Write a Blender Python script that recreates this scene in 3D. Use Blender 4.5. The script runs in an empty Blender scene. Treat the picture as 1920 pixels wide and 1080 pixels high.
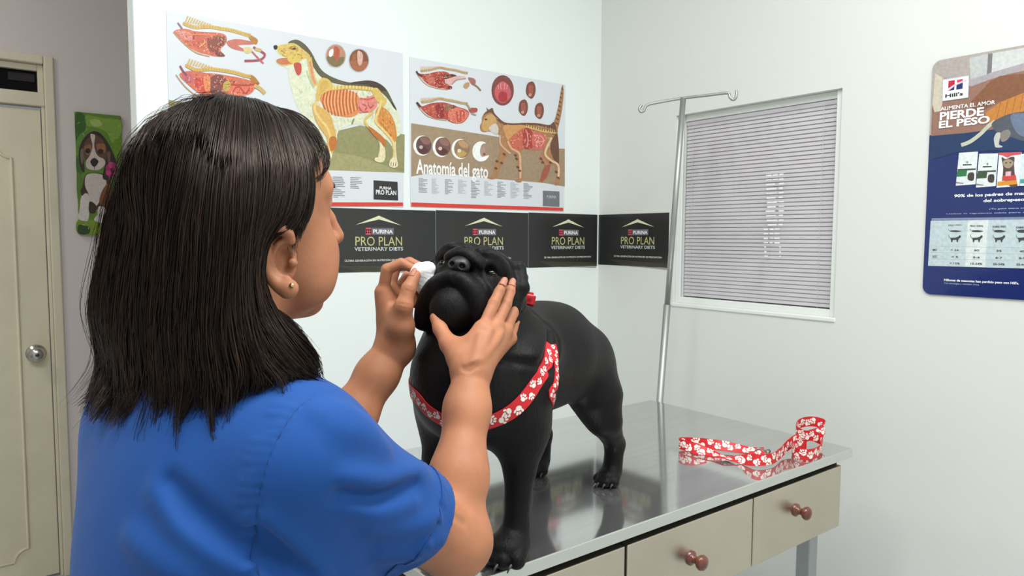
import bpy, bmesh, math, random
import numpy as np
from mathutils import Vector, Matrix

random.seed(7)
rng = np.random.default_rng(11)
SC = bpy.context.scene
COL = SC.collection

# ------------------------------------------------------------------ camera, world, lights, exposure
CAM_Z = 1.45
F_PX = 1334.8
YAW, PITCH, ROLL = 0.914858, 0.0710006, 0.00452427


def cam_axes():
    cy, sy = math.cos(YAW), math.sin(YAW)
    f = np.array([cy * math.cos(PITCH), sy * math.cos(PITCH), -math.sin(PITCH)])
    rt = np.array([sy, -cy, 0.0])
    up = np.cross(rt, f)
    r2 = rt * math.cos(ROLL) + up * math.sin(ROLL)
    u2 = -rt * math.sin(ROLL) + up * math.cos(ROLL)
    return r2, u2, f


C_R, C_U, C_F = cam_axes()
CAM = np.array([0.0, 0.0, CAM_Z])
cd = bpy.data.cameras.new('camera')
cd.sensor_width = 36.0
cd.lens = 36.0 * F_PX / 1920.0
cd.clip_start = 0.02
cam = bpy.data.objects.new('camera', cd)
COL.objects.link(cam)
mw = Matrix.Identity(4)
for i in range(3):
    mw[i][0], mw[i][1], mw[i][2], mw[i][3] = C_R[i], C_U[i], -C_F[i], CAM[i]
cam.matrix_world = mw
SC.camera = cam

SC.view_settings.view_transform = 'Standard'
SC.view_settings.look = 'None'
SC.view_settings.gamma = 1.0
SC.view_settings.use_curve_mapping = False
SC.view_settings.exposure = 0.03

world = bpy.data.worlds.new('world')
SC.world = world
world.use_nodes = True
world.node_tree.nodes['Background'].inputs['Color'].default_value = (0.8, 0.9, 1.0, 1)
world.node_tree.nodes['Background'].inputs['Strength'].default_value = 0.25

# ceiling fittings: (centre, size x, size y, watts per m2 of emission)
CEIL_Z = 2.95
CEILING_LIGHTS = [((0.72, 0.30), 1.20, 0.30, 28.0), ((-0.45, 0.70), 1.20, 0.30, 16.0), ((0.85, -0.95), 1.20, 0.30, 20.0)]

# room planes
WY = 1.945         # poster wall
WX = 1.911         # window wall
DY = 3.498         # door wall
END_X = 0.345      # free end of the poster wall
WALL_T = 0.0755
TABLE_Z = 0.97


# ------------------------------------------------------------------ pixel helpers (the photograph taken as 1920 x 1080)
def ray(px, py):
    return C_R * ((px - 960) / F_PX) + C_U * ((540 - py) / F_PX) + C_F


def P(px, py, d):
    return CAM + ray(px, py) * d


def on_axis(px, py, axis, val):
    r = ray(px, py)
    return CAM + r * ((val - CAM[axis]) / r[axis])


def proj(p):
    q = np.asarray(p, float) - CAM
    d = q @ C_F
    return 960 + F_PX * (q @ C_R) / d, 540 - F_PX * (q @ C_U) / d, d


# ------------------------------------------------------------------ materials
def srgb(r, g, b):
    def c(v):
        v /= 255.0
        return v / 12.92 if v <= 0.04045 else ((v + 0.055) / 1.055) ** 2.4
    return (c(r), c(g), c(b), 1.0)


MATS = {}


def mat(name, col, rough=0.5, metal=0.0, noise=None, bump=None, spec=0.5, coat=0.0, sheen=0.0, sss=0.0, emit=None, aniso=0.0, trans=0.0):
    """noise = (scale, amount, stretch xyz): colour variation; bump = (scale, strength, distance, stretch)"""
    if name in MATS:
        return MATS[name]
    m = bpy.data.materials.new(name)
    m.use_nodes = True
    nt = m.node_tree
    b = nt.nodes['Principled BSDF']
    b.inputs['Base Color'].default_value = col
    b.inputs['Roughness'].default_value = rough
    b.inputs['Metallic'].default_value = metal
    b.inputs['Specular IOR Level'].default_value = spec
    b.inputs['Coat Weight'].default_value = coat
    b.inputs['Sheen Weight'].default_value = sheen
    b.inputs['Anisotropic'].default_value = aniso
    b.inputs['Transmission Weight'].default_value = trans
    if sss:
        b.inputs['Subsurface Weight'].default_value = sss
        b.inputs['Subsurface Radius'].default_value = (0.6, 0.25, 0.15)
        b.inputs['Subsurface Scale'].default_value = 0.008
    if emit:
        b.inputs['Emission Color'].default_value = emit[0]
        b.inputs['Emission Strength'].default_value = emit[1]
    tc = nt.nodes.new('ShaderNodeTexCoord')
    if noise:
        mp = nt.nodes.new('ShaderNodeMapping')
        mp.inputs['Scale'].default_value = noise[2] if len(noise) > 2 else (1, 1, 1)
        nt.links.new(tc.outputs['Object'], mp.inputs['Vector'])
        n = nt.nodes.new('ShaderNodeTexNoise')
        n.inputs['Scale'].default_value = noise[0]
        n.inputs['Detail'].default_value = 5
        nt.links.new(mp.outputs['Vector'], n.inputs['Vector'])
        r = nt.nodes.new('ShaderNodeMapRange')
        r.inputs['From Min'].default_value = 0.3
        r.inputs['From Max'].default_value = 0.7
        r.inputs['To Min'].default_value = 1 - noise[1]
        r.inputs['To Max'].default_value = 1 + noise[1]
        nt.links.new(n.outputs['Fac'], r.inputs['Value'])
        mx = nt.nodes.new('ShaderNodeVectorMath')
        mx.operation = 'SCALE'
        mx.inputs[0].default_value = col[:3]
        nt.links.new(r.outputs['Result'], mx.inputs['Scale'])
        nt.links.new(mx.outputs['Vector'], b.inputs['Base Color'])
    if bump:
        mp = nt.nodes.new('ShaderNodeMapping')
        mp.inputs['Scale'].default_value = bump[3] if len(bump) > 3 else (1, 1, 1)
        nt.links.new(tc.outputs['Object'], mp.inputs['Vector'])
        n = nt.nodes.new('ShaderNodeTexNoise')
        n.inputs['Scale'].default_value = bump[0]
        n.inputs['Detail'].default_value = 4
        nt.links.new(mp.outputs['Vector'], n.inputs['Vector'])
        bp = nt.nodes.new('ShaderNodeBump')
        bp.inputs['Strength'].default_value = bump[1]
        bp.inputs['Distance'].default_value = bump[2]
        nt.links.new(n.outputs['Fac'], bp.inputs['Height'])
        nt.links.new(bp.outputs['Normal'], b.inputs['Normal'])
    MATS[name] = m
    return m


def ink(r, g, b, rough=0.35):
    n = 'print_%d_%d_%d' % (r, g, b)
    return mat(n, srgb(r, g, b), rough, noise=(130, .10))


# ------------------------------------------------------------------ objects
def obj(name, me, parent=None, mats=None, smooth=False, loc=None):
    if isinstance(me, bmesh.types.BMesh):
        bm, me = me, bpy.data.meshes.new(name)
        bm.normal_update()
        bm.to_mesh(me)
        bm.free()
    o = bpy.data.objects.new(name, me)
    COL.objects.link(o)
    if mats is not None:
        for m in (mats if isinstance(mats, (list, tuple)) else [mats]):
            me.materials.append(m)
    if smooth:
        me.polygons.foreach_set('use_smooth', [True] * len(me.polygons))
    if parent is not None:
        o.parent = parent
        o.matrix_parent_inverse = parent.matrix_basis.inverted()
    return o


def tag(o, label=None, cat=None, group=None, kind=None):
    if label:
        o['label'] = label
    if cat:
        o['category'] = cat
    if group:
        o['group'] = group
    if kind:
        o['kind'] = kind
    return o


def empty(name, loc, label=None, cat=None, group=None, kind=None, rz=0.0):
    o = bpy.data.objects.new(name, None)
    o.empty_display_size = 0.05
    o.location = loc
    o.rotation_euler = (0, 0, rz)
    COL.objects.link(o)
    return tag(o, label, cat, group, kind)


def structure(name, bm, m, parent=None):
    o = obj(name, bm, parent, m)
    if parent is None:
        o['kind'] = 'structure'
    return o


def box(bm, lo, hi, bev=0.0, seg=2):
    lo, hi = Vector(lo), Vector(hi)
    c, s = (lo + hi) / 2, hi - lo
    r = bmesh.ops.create_cube(bm, size=1.0, matrix=Matrix.Translation(c) @ Matrix.Diagonal((s.x, s.y, s.z, 1)))
    if bev:
        es = list({e for v in r['verts'] for e in v.link_edges})
        bmesh.ops.bevel(bm, geom=es, offset=bev, segments=seg, affect='EDGES', profile=0.5)
    return bm


def nbox(*a, **k):
    return box(bmesh.new(), *a, **k)


def lathe(bm, prof, centre, axis=(0, 0, 1), n=32):
    """prof: list of (radius, height) revolved about axis through centre"""
    ax = Vector(axis).normalized()
    q = Vector((0, 0, 1)).rotation_difference(ax).to_matrix()
    c = Vector(centre)
    rings = []
    for r, h in prof:
        if r < 1e-6:
            rings.append([bm.verts.new(c + q @ Vector((0, 0, h)))])
        else:
            rings.append([bm.verts.new(c + q @ Vector((r * math.cos(t), r * math.sin(t), h))) for t in [2 * math.pi * i / n for i in range(n)]])
    for a, b in zip(rings, rings[1:]):
        for i in range(n):
            j = (i + 1) % n
            if len(a) == 1 and len(b) == 1:
                continue
            if len(a) == 1:
                bm.faces.new((a[0], b[i], b[j]))
            elif len(b) == 1:
                bm.faces.new((a[i], a[j], b[0]))
            else:
                bm.faces.new((a[i], a[j], b[j], b[i]))
    bmesh.ops.recalc_face_normals(bm, faces=bm.faces[:])
    return bm


def spline(pts, n=8, closed=False):
    p = [np.asarray(q, float) for q in pts]
    m = len(p)
    out = []
    segs = m if closed else m - 1
    for i in range(segs):
        p0 = p[(i - 1) % m] if closed else p[max(i - 1, 0)]
        p1, p2 = p[i % m], p[(i + 1) % m]
        p3 = p[(i + 2) % m] if closed else p[min(i + 2, m - 1)]
        for k in range(n):
            t = k / n
            out.append(0.5 * ((2 * p1) + (p2 - p0) * t + (2 * p0 - 5 * p1 + 4 * p2 - p3) * t * t + (3 * p1 - p0 - 3 * p2 + p3) * t ** 3))
    if not closed:
        out.append(p[-1])
    return out


def tube(bm, pts, r, n=12, cap=True):
    """swept round tube; r a number or a list per point"""
    pts = [Vector(p) for p in pts]
    m = len(pts)
    rs = [r] * m if not hasattr(r, '__len__') else list(r)
    tang = []
    for i in range(m):
        t = pts[min(i + 1, m - 1)] - pts[max(i - 1, 0)]
        tang.append(t.normalized())
    u = tang[0].orthogonal().normalized()
    rings = []
    for i in range(m):
        t = tang[i]
        u = (u - t * u.dot(t)).normalized()
        v = t.cross(u)
        rings.append([bm.verts.new(pts[i] + (u * math.cos(a) + v * math.sin(a)) * rs[i]) for a in [2 * math.pi * k / n for k in range(n)]])
    for a, b in zip(rings, rings[1:]):
        for k in range(n):
            bm.faces.new((a[k], a[(k + 1) % n], b[(k + 1) % n], b[k]))
    if cap:
        bm.faces.new(rings[0][::-1])
        bm.faces.new(rings[-1])
    return bm


# ------------------------------------------------------------------ flat printed art on a plane
class Plane:
    """a wall face: origin, horizontal direction (to the right in the photo), outward normal"""

    def __init__(self, axis, val, xdir, normal):
        self.axis, self.val = axis, val
        self.x, self.n = np.array(xdir, float), np.array(normal, float)

    def px(self, x, y, off=0.0):
        p = on_axis(x, y, self.axis, self.val + off * self.n[self.axis])
        return p

    def sz(self, x, y):
        p = on_axis(x, y, self.axis, self.val)
        return float(p @ self.x), float(p[2])

    def at(self, s, z, off=0.0):
        p = self.x * s + np.array([0, 0, z])
        p[self.axis] = self.val + off * self.n[self.axis]
        return p


BACK = Plane(1, WY, (1, 0, 0), (0, -1, 0))
RIGHT = Plane(0, WX, (0, -1, 0), (-1, 0, 0))
DOORW = Plane(1, DY, (1, 0, 0), (0, -1, 0))


class Art:
    """layered flat polygons (ink) becoming one mesh"""

    def __init__(self, plane, base, step=0.00003):
        self.pl, self.base, self.step, self.k = plane, base, step, 0
        self.v, self.f, self.mi, self.m = [], [], [], []

    def _m(self, m):
        if m not in self.m:
            self.m.append(m)
        return self.m.index(m)

    def _face(self, pts, m):
        i0 = len(self.v)
        # keep the face turned to the room
        nrm = np.zeros(3)
        for a, b in zip(pts, pts[1:] + pts[:1]):
            nrm += np.cross(a, b)
        if nrm @ self.pl.n < 0:
            pts = pts[::-1]
        self.v += [tuple(p) for p in pts]
        self.f.append(list(range(i0, i0 + len(pts))))
        self.mi.append(self._m(m))

    def off(self):
        return self.base + self.step * self.k

    def poly(self, pts, m, smooth=0, new=True):
        """pts in photo pixels"""
        if new:
            self.k += 1
        if smooth:
            pts = spline(pts, smooth, closed=True)
        self._face([self.pl.px(x, y, self.off()) for x, y in pts], m)

    def polysz(self, pts, m, new=True):
        if new:
            self.k += 1
        self._face([self.pl.at(s, z, self.off()) for s, z in pts], m)

    def speck(self, pts, cols, n, size, seed=1, ang=None, smooth=4):
        """small brush marks of several inks inside an outline given in photo pixels"""
        r = random.Random(seed)
        pg = [tuple(q) for q in (spline(pts, smooth, closed=True) if smooth else pts)]
        xs, ys = [q[0] for q in pg], [q[1] for q in pg]

        def inside(x, y):
            c, j = False, len(pg) - 1
            for i in range(len(pg)):
                (xa, ya), (xb, yb) = pg[i], pg[j]
                if (ya > y) != (yb > y) and x < (xb - xa) * (y - ya) / (yb - ya) + xa:
                    c = not c
                j = i
            return c
        self.k += 1
        done = tries = 0
        while done < n and tries < n * 30:
            tries += 1
            x, y = r.uniform(min(xs), max(xs)), r.uniform(min(ys), max(ys))
            a = r.uniform(0, 3.14) if ang is None else ang + r.uniform(-.35, .35)
            L, w = size * r.uniform(.6, 1.5), size * r.uniform(.22, .5)
            q = [(x + L * u * math.cos(a) - w * v * math.sin(a), y + L * u * math.sin(a) + w * v * math.cos(a)) for u, v in ((-1, 0), (-.4, .8), (.5, .7), (1, 0), (.4, -.8), (-.5, -.7))]
            if not all(inside(*p) for p in q):
                continue
            self.k += .06
            self._face([self.pl.px(px_, py_, self.off()) for px_, py_ in q], r.choice(cols))
            done += 1

    def oval(self, cx, cy, rx, ry, m, n=28, new=True, rot=0.0):
        c, s = math.cos(rot), math.sin(rot)
        self.poly([(cx + rx * math.cos(t) * c - ry * math.sin(t) * s, cy + rx * math.cos(t) * s + ry * math.sin(t) * c) for t in [2 * math.pi * i / n for i in range(n)]], m, new=new)

    def line(self, pts, w, m, smooth=6, taper=False, new=True):
        """stroke of pixel width w along pts"""
        if new:
            self.k += 1
        if smooth and len(pts) > 2:
            pts = spline(pts, smooth)
        pts = [np.asarray(p, float) for p in pts]
        n = len(pts)
        L, R = [], []
        for i in range(n):
            t = pts[min(i + 1, n - 1)] - pts[max(i - 1, 0)]
            t = t / (np.linalg.norm(t) + 1e-9)
            q = np.array([-t[1], t[0]])
            ww = w * (1 - i / (n - 1) * 0.8) if taper else w
            L.append(pts[i] + q * ww / 2)
            R.append(pts[i] - q * ww / 2)
        for i in range(n - 1):
            self._face([self.pl.px(x, y, self.off()) for x, y in (L[i], L[i + 1], R[i + 1], R[i])], m)

    def text(self, s, bl, tr, m, bold=0.0, shear=0.0, new=True):
        """text fitted between bottom-left and top-right photo pixels"""
        if new:
            self.k += 1
        v, f = text_mesh(s, bold, shear)
        s0, z0 = self.pl.sz(*bl)
        s1, z1 = self.pl.sz(*tr)
        i0 = len(self.v)
        lo, hi = v.min(0), v.max(0)
        w = np.maximum(hi - lo, 1e-6)
        o = self.off()
        for x, y in v:
            self.v.append(tuple(self.pl.at(s0 + (x - lo[0]) / w[0] * (s1 - s0), z0 + (y - lo[1]) / w[1] * (z1 - z0), o)))
        k = self._m(m)
        for t in f:
            self.f.append([i0 + i for i in t])
            self.mi.append(k)

    def text_l(self, s, x0, yb, yt, x1, m, bold=0.0, new=True):
        """text with its left end spanning photo rows yt..yb at column x0 and its right end at column x1"""
        z1 = self.pl.sz(x0, yt)[1]
        r = ray(x1, yb)
        y1 = proj(self.pl.at(self.pl.sz(x1, yb)[0], z1))[1]
        self.text(s, (x0, yb), (x1, y1), m, bold, new=new)

    def build(self, name, parent=None):
        me = bpy.data.meshes.new(name)
        me.from_pydata(self.v, [], self.f)
        for m in self.m:
            me.materials.append(m)
        me.polygons.foreach_set('material_index', self.mi)
        me.update()
        return obj(name, me, parent)


_TXT = {}


def text_mesh(s, bold=0.0, shear=0.0):
    key = (s, bold, shear)
    if key in _TXT:
        return _TXT[key]
    cu = bpy.data.curves.new('lettering', 'FONT')
    cu.body = s
    cu.offset = bold
    cu.shear = shear
    cu.fill_mode = 'FRONT'
    cu.resolution_u = 3
    o = bpy.data.objects.new('lettering', cu)
    COL.objects.link(o)
    dg = bpy.context.evaluated_depsgraph_get()
    me = bpy.data.meshes.new_from_object(o.evaluated_get(dg))
    v = np.array([(q.co.x, q.co.y) for q in me.vertices])
    f = [list(p.vertices) for p in me.polygons]
    bpy.data.objects.remove(o)
    bpy.data.curves.remove(cu)
    bpy.data.meshes.remove(me)
    _TXT[key] = (v, f)
    return v, f


# ------------------------------------------------------------------ smooth solid modelling (signed distances -> surface net)
def _pt(p):
    return np.asarray(p, np.float32)


def cone(a, b, ra, rb, k=0.01):
    a, b = _pt(a), _pt(b)
    ba = b - a
    l2 = float(ba @ ba) + 1e-12

    def fn(p):
        pa = p - a
        t = np.clip((pa @ ba) / l2, 0, 1)
        q = pa - t[:, None] * ba
        return np.sqrt(np.einsum('ij,ij->i', q, q)) - (ra + (rb - ra) * t)
    c = (a + b) / 2
    return ['u', fn, k, c, float(np.linalg.norm(ba)) / 2 + max(ra, rb)]


def ball(c, r, k=0.01, axes=None):
    """sphere (r number) or ellipsoid (r triple along axes rows)"""
    c = _pt(c)
    if not hasattr(r, '__len__'):
        def fn(p):
            q = p - c
            return np.sqrt(np.einsum('ij,ij->i', q, q)) - r
        return ['u', fn, k, c, r]
    r = _pt(r)
    A = np.eye(3, dtype=np.float32) if axes is None else np.asarray(axes, np.float32)

    def fn(p):
        q = (p - c) @ A.T
        k0 = np.sqrt((((q / r)) ** 2).sum(1)) + 1e-6
        k1 = np.sqrt(((q / (r * r)) ** 2).sum(1)) + 1e-6
        return k0 * (k0 - 1) / k1
    return ['u', fn, k, c, float(r.max())]


def slab(c, half, rad, k=0.01, axes=None):
    c, half = _pt(c), _pt(half)
    A = np.eye(3, dtype=np.float32) if axes is None else np.asarray(axes, np.float32)

    def fn(p):
        q = np.abs((p - c) @ A.T) - (half - rad)
        return np.sqrt((np.maximum(q, 0) ** 2).sum(1)) + np.minimum(q.max(1), 0) - rad
    return ['u', fn, k, c, float(np.linalg.norm(half))]


def chain(pts, rs, k_in=0.004, k=0.008):
    """a limb or finger: tapered segments blended among themselves, then with the rest"""
    segs = [cone(pts[i], pts[i + 1], rs[i], rs[i + 1], k_in) for i in range(len(pts) - 1)]
    return group(segs, k)


def group(ops, k=0.01):
    c = np.mean([o[3] for o in ops], 0)
    r = max(float(np.linalg.norm(o[3] - c)) + o[4] for o in ops)
    return ['u', lambda p: evaluate(ops, p), k, c, r]


def cut(op, k=0.004):
    o = list(op)
    o[0], o[2] = 's', k
    return o


def dent(op, k=0.004):
    return cut(op, k)


def wobble(c, r, fn):
    return ['d', fn, 0.0, _pt(c), r]


def evaluate(ops, p):
    d = np.full(len(p), 1.0, np.float32)
    for kind, fn, k, c, r in ops:
        v = fn(p)
        if kind == 'u':
            if k > 0:
                h = np.maximum(k - np.abs(d - v), 0) / k
                d = np.minimum(d, v) - h * h * k * 0.25
            else:
                d = np.minimum(d, v)
        elif kind == 's':
            v = -v
            if k > 0:
                h = np.maximum(k - np.abs(d - v), 0) / k
                d = np.maximum(d, v) + h * h * k * 0.25
            else:
                d = np.maximum(d, v)
        else:
            d = d + v
    return d


def solid_mesh(name, ops, h, pad=0.06, B=24, lo=None, hi=None):
    cs = np.array([o[3] for o in ops])
    rs = np.array([o[4] for o in ops])
    us = [i for i, o in enumerate(ops) if o[0] == 'u']
    if lo is None:
        lo = (cs[us] - rs[us][:, None]).min(0) - 2 * h
        hi = (cs[us] + rs[us][:, None]).max(0) + 2 * h
    lo = np.asarray(lo, np.float64)
    nb = np.ceil((np.asarray(hi) - lo) / (h * B)).astype(int)
    N = nb * B + 2
    half = h * B * 0.5 * 1.7321
    g = np.arange(B + 1)
    gi, gj, gk = np.meshgrid(g, g, g, indexing='ij')
    gl = np.stack([gi, gj, gk], -1).reshape(-1, 3)
    cells_id, cells_p, quads = [], [], []
    cor = [(0, 0, 0), (1, 0, 0), (0, 1, 0), (1, 1, 0), (0, 0, 1), (1, 0, 1), (0, 1, 1), (1, 1, 1)]
    edg = [(0, 1), (2, 3), (4, 5), (6, 7), (0, 2), (1, 3), (4, 6), (5, 7), (0, 4), (1, 5), (2, 6), (3, 7)]

    def cid(i, j, k):
        return (i.astype(np.int64) * N[1] + j) * N[2] + k
    for bi in range(nb[0]):
        for bj in range(nb[1]):
            for bk in range(nb[2]):
                o0 = np.array([bi, bj, bk]) * B
                c = lo + (o0 + B / 2) * h
                near = np.linalg.norm(cs - c, axis=1) - rs < half + pad
                if not near.any():
                    continue
                sub = [op for op, q in zip(ops, near) if q]
                if not any(op[0] == 'u' for op in sub):
                    continue
                if abs(evaluate(sub, _pt(c)[None])[0]) > half * 1.6 + 0.03:
                    continue
                p = (lo + (gl + o0) * h).astype(np.float32)
                d = evaluate(sub, p).reshape(B + 1, B + 1, B + 1)
                s = d < 0
                if s.all() or not s.any():
                    continue
                S = sum(s[a:B + a, b:B + b, e:B + e].astype(np.int8) for a, b, e in cor)
                act = np.argwhere((S > 0) & (S < 8))
                if len(act):
                    dc = np.stack([d[act[:, 0] + a, act[:, 1] + b, act[:, 2] + e] for a, b, e in cor], 1)
                    acc = np.zeros((len(act), 3))
                    cnt = np.zeros(len(act))
                    for a, b in edg:
                        m = (dc[:, a] < 0) != (dc[:, b] < 0)
                        t = np.where(m, dc[:, a] / np.where(m, dc[:, a] - dc[:, b], 1), 0)
                        pa, pb = np.array(cor[a]), np.array(cor[b])
                        acc += m[:, None] * (pa + t[:, None] * (pb - pa))
                        cnt += m
                    ga = act + o0
                    cells_id.append(cid(ga[:, 0], ga[:, 1], ga[:, 2]))
                    cells_p.append(lo + (ga + acc / cnt[:, None]) * h)
                for ax in range(3):
                    sl0 = s[:B, :B, :B]
                    sl1 = [s[1:, :B, :B], s[:B, 1:, :B], s[:B, :B, 1:]][ax]
                    e = np.argwhere(sl0 != sl1)
                    if not len(e):
                        continue
                    ins = sl0[e[:, 0], e[:, 1], e[:, 2]]
                    ge = e + o0
                    u, v = (ax + 1) % 3, (ax + 2) % 3
                    q = []
                    for du, dv in ((0, 0), (1, 0), (1, 1), (0, 1)):
                        t = ge.copy()
                        t[:, u] -= du
                        t[:, v] -= dv
                        q.append(cid(t[:, 0], t[:, 1], t[:, 2]))
                    q = np.stack(q, 1)
                    q[~ins] = q[~ins][:, ::-1]
                    quads.append(q)
    ids = np.concatenate(cells_id)
    pts = np.concatenate(cells_p)
    order = np.argsort(ids)
    ids, pts = ids[order], pts[order]
    quads = np.concatenate(quads)
    idx = np.searchsorted(ids, quads)
    idx = np.minimum(idx, len(ids) - 1)
    ok = (ids[idx] == quads).all(1)
    idx = idx[ok]
    # light relaxation that removes the stair look of the net
    me = bpy.data.meshes.new(name)
    me.vertices.add(len(pts))
    me.vertices.foreach_set('co', pts.astype(np.float32).ravel())
    me.loops.add(idx.size)
    me.loops.foreach_set('vertex_index', idx.astype(np.int32).ravel())
    me.polygons.add(len(idx))
    me.polygons.foreach_set('loop_start', (np.arange(len(idx)) * 4).astype(np.int32))
    me.polygons.foreach_set('use_smooth', np.ones(len(idx), bool))
    me.update(calc_edges=True)
    me.validate()
    return me


def near_ops(ops, p, pad=.07):
    c = p.mean(0)
    R = float(np.sqrt(((p - c) ** 2).sum(1).max()))
    return [o for o in ops if np.linalg.norm(o[3] - c) - o[4] < R + pad]


def gradient(ops, p, e=0.002):
    p = np.atleast_2d(_pt(p))
    ops = near_ops(ops, p)
    g = np.stack([evaluate(ops, p + _pt(v)) - evaluate(ops, p - _pt(v)) for v in ((e, 0, 0), (0, e, 0), (0, 0, e))], 1)
    return g / (np.linalg.norm(g, axis=1, keepdims=True) + 1e-9)


def snap(ops, p, off=0.0, it=6):
    """move points onto the surface"""
    p = np.atleast_2d(_pt(p)).copy()
    ops = near_ops(ops, p)
    for _ in range(it):
        p -= gradient(ops, p) * evaluate(ops, p)[:, None]
    return p + gradient(ops, p) * off


def hit(ops, px, py, d0=0.5, d1=1.8):
    """first surface point seen along the sight line of a photo pixel"""
    r = ray(px, py)
    t = d0
    for _ in range(200):
        d = float(evaluate(ops, _pt(CAM + r * t)[None])[0])
        if d < 0.0004:
            return CAM + r * t
        t += d * 0.7
        if t > d1:
            return None
    return CAM + r * t


def smooth_noise(p, scale, seed=0):
    """cheap band-limited noise from sines, for organic unevenness"""
    r = np.random.default_rng(seed)
    out = np.zeros(len(p), np.float32)
    for _ in range(6):
        w = _pt(r.normal(size=3))
        w = w / np.linalg.norm(w) * scale * r.uniform(0.6, 1.5)
        out += np.sin(p @ w + r.uniform(0, 6.28))
    return out / 6
# ------------------------------------------------------------------ room shell
M_WALL = mat('painted_wall', srgb(243, 248, 246), 0.55, bump=(9, 0.12, 0.004))
M_WALL_R = mat('wall_right_dimmed', srgb(226, 227, 221), 0.55, bump=(7, 0.15, 0.005))  # darker colour makes this wall look less lit than the poster wall
M_HALL = mat('hall_paint', srgb(222, 212, 210), 0.7, bump=(8, 0.12, 0.004))
M_CEIL = mat('ceiling_paint', srgb(238, 238, 236), 0.8)
M_FLOOR = mat('floor_tile', srgb(196, 198, 198), 0.35, noise=(3, 0.06))
M_DOOR = mat('cream_door_paint', srgb(226, 217, 190), 0.5, noise=(5, 0.06), bump=(14, 0.2, 0.002, (6, 6, 1)))
M_FRAME = mat('cream_frame_paint', srgb(222, 213, 190), 0.5, noise=(6, 0.05))
M_DARKGLASS = mat('dark_transom_glass', (0.003, 0.003, 0.004, 1), 0.5, spec=.08)
M_CHROME = mat('satin_knob_metal', (0.55, 0.53, 0.5, 1), 0.22, 1.0)
M_WHITEFRAME = mat('white_window_frame', srgb(236, 238, 234), 0.35)
M_STEEL = mat('steel_tube', (0.42, 0.425, 0.41, 1), 0.48, .9)

X0, Y0 = -2.2, -2.4       # far left and rear walls, behind and beside the camera
OPEN_X = -0.62            # left jamb of the hall opening, narrowed to keep the hall dim
structure('floor', nbox((X0 - .1, Y0 - .1, -0.06), (WX + .1, DY + .1, 0)), M_FLOOR)
structure('ceiling', nbox((X0 - .1, Y0 - .1, CEIL_Z), (WX + .1, DY + .1, CEIL_Z + .06)), M_CEIL)
bm = bmesh.new()
box(bm, (END_X, WY, 0), (WX + .1, WY + WALL_T, CEIL_Z), 0.004)
structure('wall_back', bm, M_WALL)
bm = bmesh.new()
box(bm, (X0, WY, 0), (OPEN_X, WY + WALL_T, CEIL_Z))
structure('wall_back_added', bm, M_WALL)  # unseen wall piece added to hold room light out of the hall
structure('wall_left', nbox((X0 - .1, Y0, 0), (X0, DY, CEIL_Z)), M_WALL)
structure('wall_front', nbox((X0, Y0 - .1, 0), (WX, Y0, CEIL_Z)), M_WALL)

# window opening in the right wall
w_tl, w_br = RIGHT.sz(1268, 217), RIGHT.sz(1564, 591)
WS0, WS1 = w_tl[0], w_br[0]            # s = -y
WZ1 = (w_tl[1] + RIGHT.sz(1582, 164)[1]) / 2
WZ0 = (w_br[1] + RIGHT.sz(1260, 572)[1]) / 2
WYa, WYb = -WS1, -WS0                  # y range of the opening
RT = 0.12
bm = bmesh.new()
box(bm, (WX, Y0, 0), (WX + RT, WYa, CEIL_Z))
box(bm, (WX, WYb, 0), (WX + RT, WY, CEIL_Z))
box(bm, (WX, WYa, 0), (WX + RT, WYb, WZ0))
box(bm, (WX, WYa, WZ1), (WX + RT, WYb, CEIL_Z))
structure('wall_right', bm, M_WALL_R)
structure('wall_hall_right', nbox((WX, WY + WALL_T, 0), (WX + .1, DY, CEIL_Z)), M_HALL)

# window frame, glass, and the room beyond kept dark
win = empty('window_1', (WX, (WYa + WYb) / 2, WZ0), kind='structure')
fw, fx0, fx1 = 0.021, WX + 0.012, WX + 0.05
bm = bmesh.new()
box(bm, (fx0, WYa, WZ0), (fx1, WYa + fw, WZ1), .002)
box(bm, (fx0, WYb - fw, WZ0), (fx1, WYb, WZ1), .002)
box(bm, (fx0, WYa + fw, WZ0), (fx1, WYb - fw, WZ0 + fw), .002)
box(bm, (fx0 + .012, WYa + fw, WZ1 - fw), (fx1, WYb - fw, WZ1), .002)
obj('window_frame', bm, win, M_WHITEFRAME)
m = mat('window_pane', (1, 1, 1, 1), 0.0)
nt = m.node_tree
mxs, trn, gls, frs = (nt.nodes.new('ShaderNode' + k) for k in ('MixShader', 'BsdfTransparent', 'BsdfGlossy', 'Fresnel'))
gls.inputs['Roughness'].default_value = 0.01
geo_, sub_, mul_ = nt.nodes.new('ShaderNodeNewGeometry'), nt.nodes.new('ShaderNodeMath'), nt.nodes.new('ShaderNodeMath')
sub_.operation, mul_.operation = 'SUBTRACT', 'MULTIPLY'
sub_.inputs[0].default_value = 1.0
nt.links.new(geo_.outputs['Backfacing'], sub_.inputs[1])
nt.links.new(frs.outputs[0], mul_.inputs[0])
nt.links.new(sub_.outputs[0], mul_.inputs[1])
nt.links.new(mul_.outputs[0], mxs.inputs[0])
nt.links.new(trn.outputs[0], mxs.inputs[1])
nt.links.new(gls.outputs[0], mxs.inputs[2])
nt.links.new(mxs.outputs[0], nt.nodes['Material Output'].inputs['Surface'])
obj('glass_pane', nbox((WX + .017, WYa + fw, WZ0 + fw), (WX + .020, WYb - fw, WZ1 - fw)), win, m)
obj('window_back', nbox((WX + RT - .01, WYa, WZ0), (WX + RT, WYb, WZ1)), win, mat('dark_room_beyond', (0.02, 0.018, 0.02, 1), 0.8))
obj('window_sill', nbox((WX - 0.004, WYa - .004, WZ0 - .012), (WX + .012, WYb + .004, WZ0 + .001), .003), win, M_WHITEFRAME)

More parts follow.
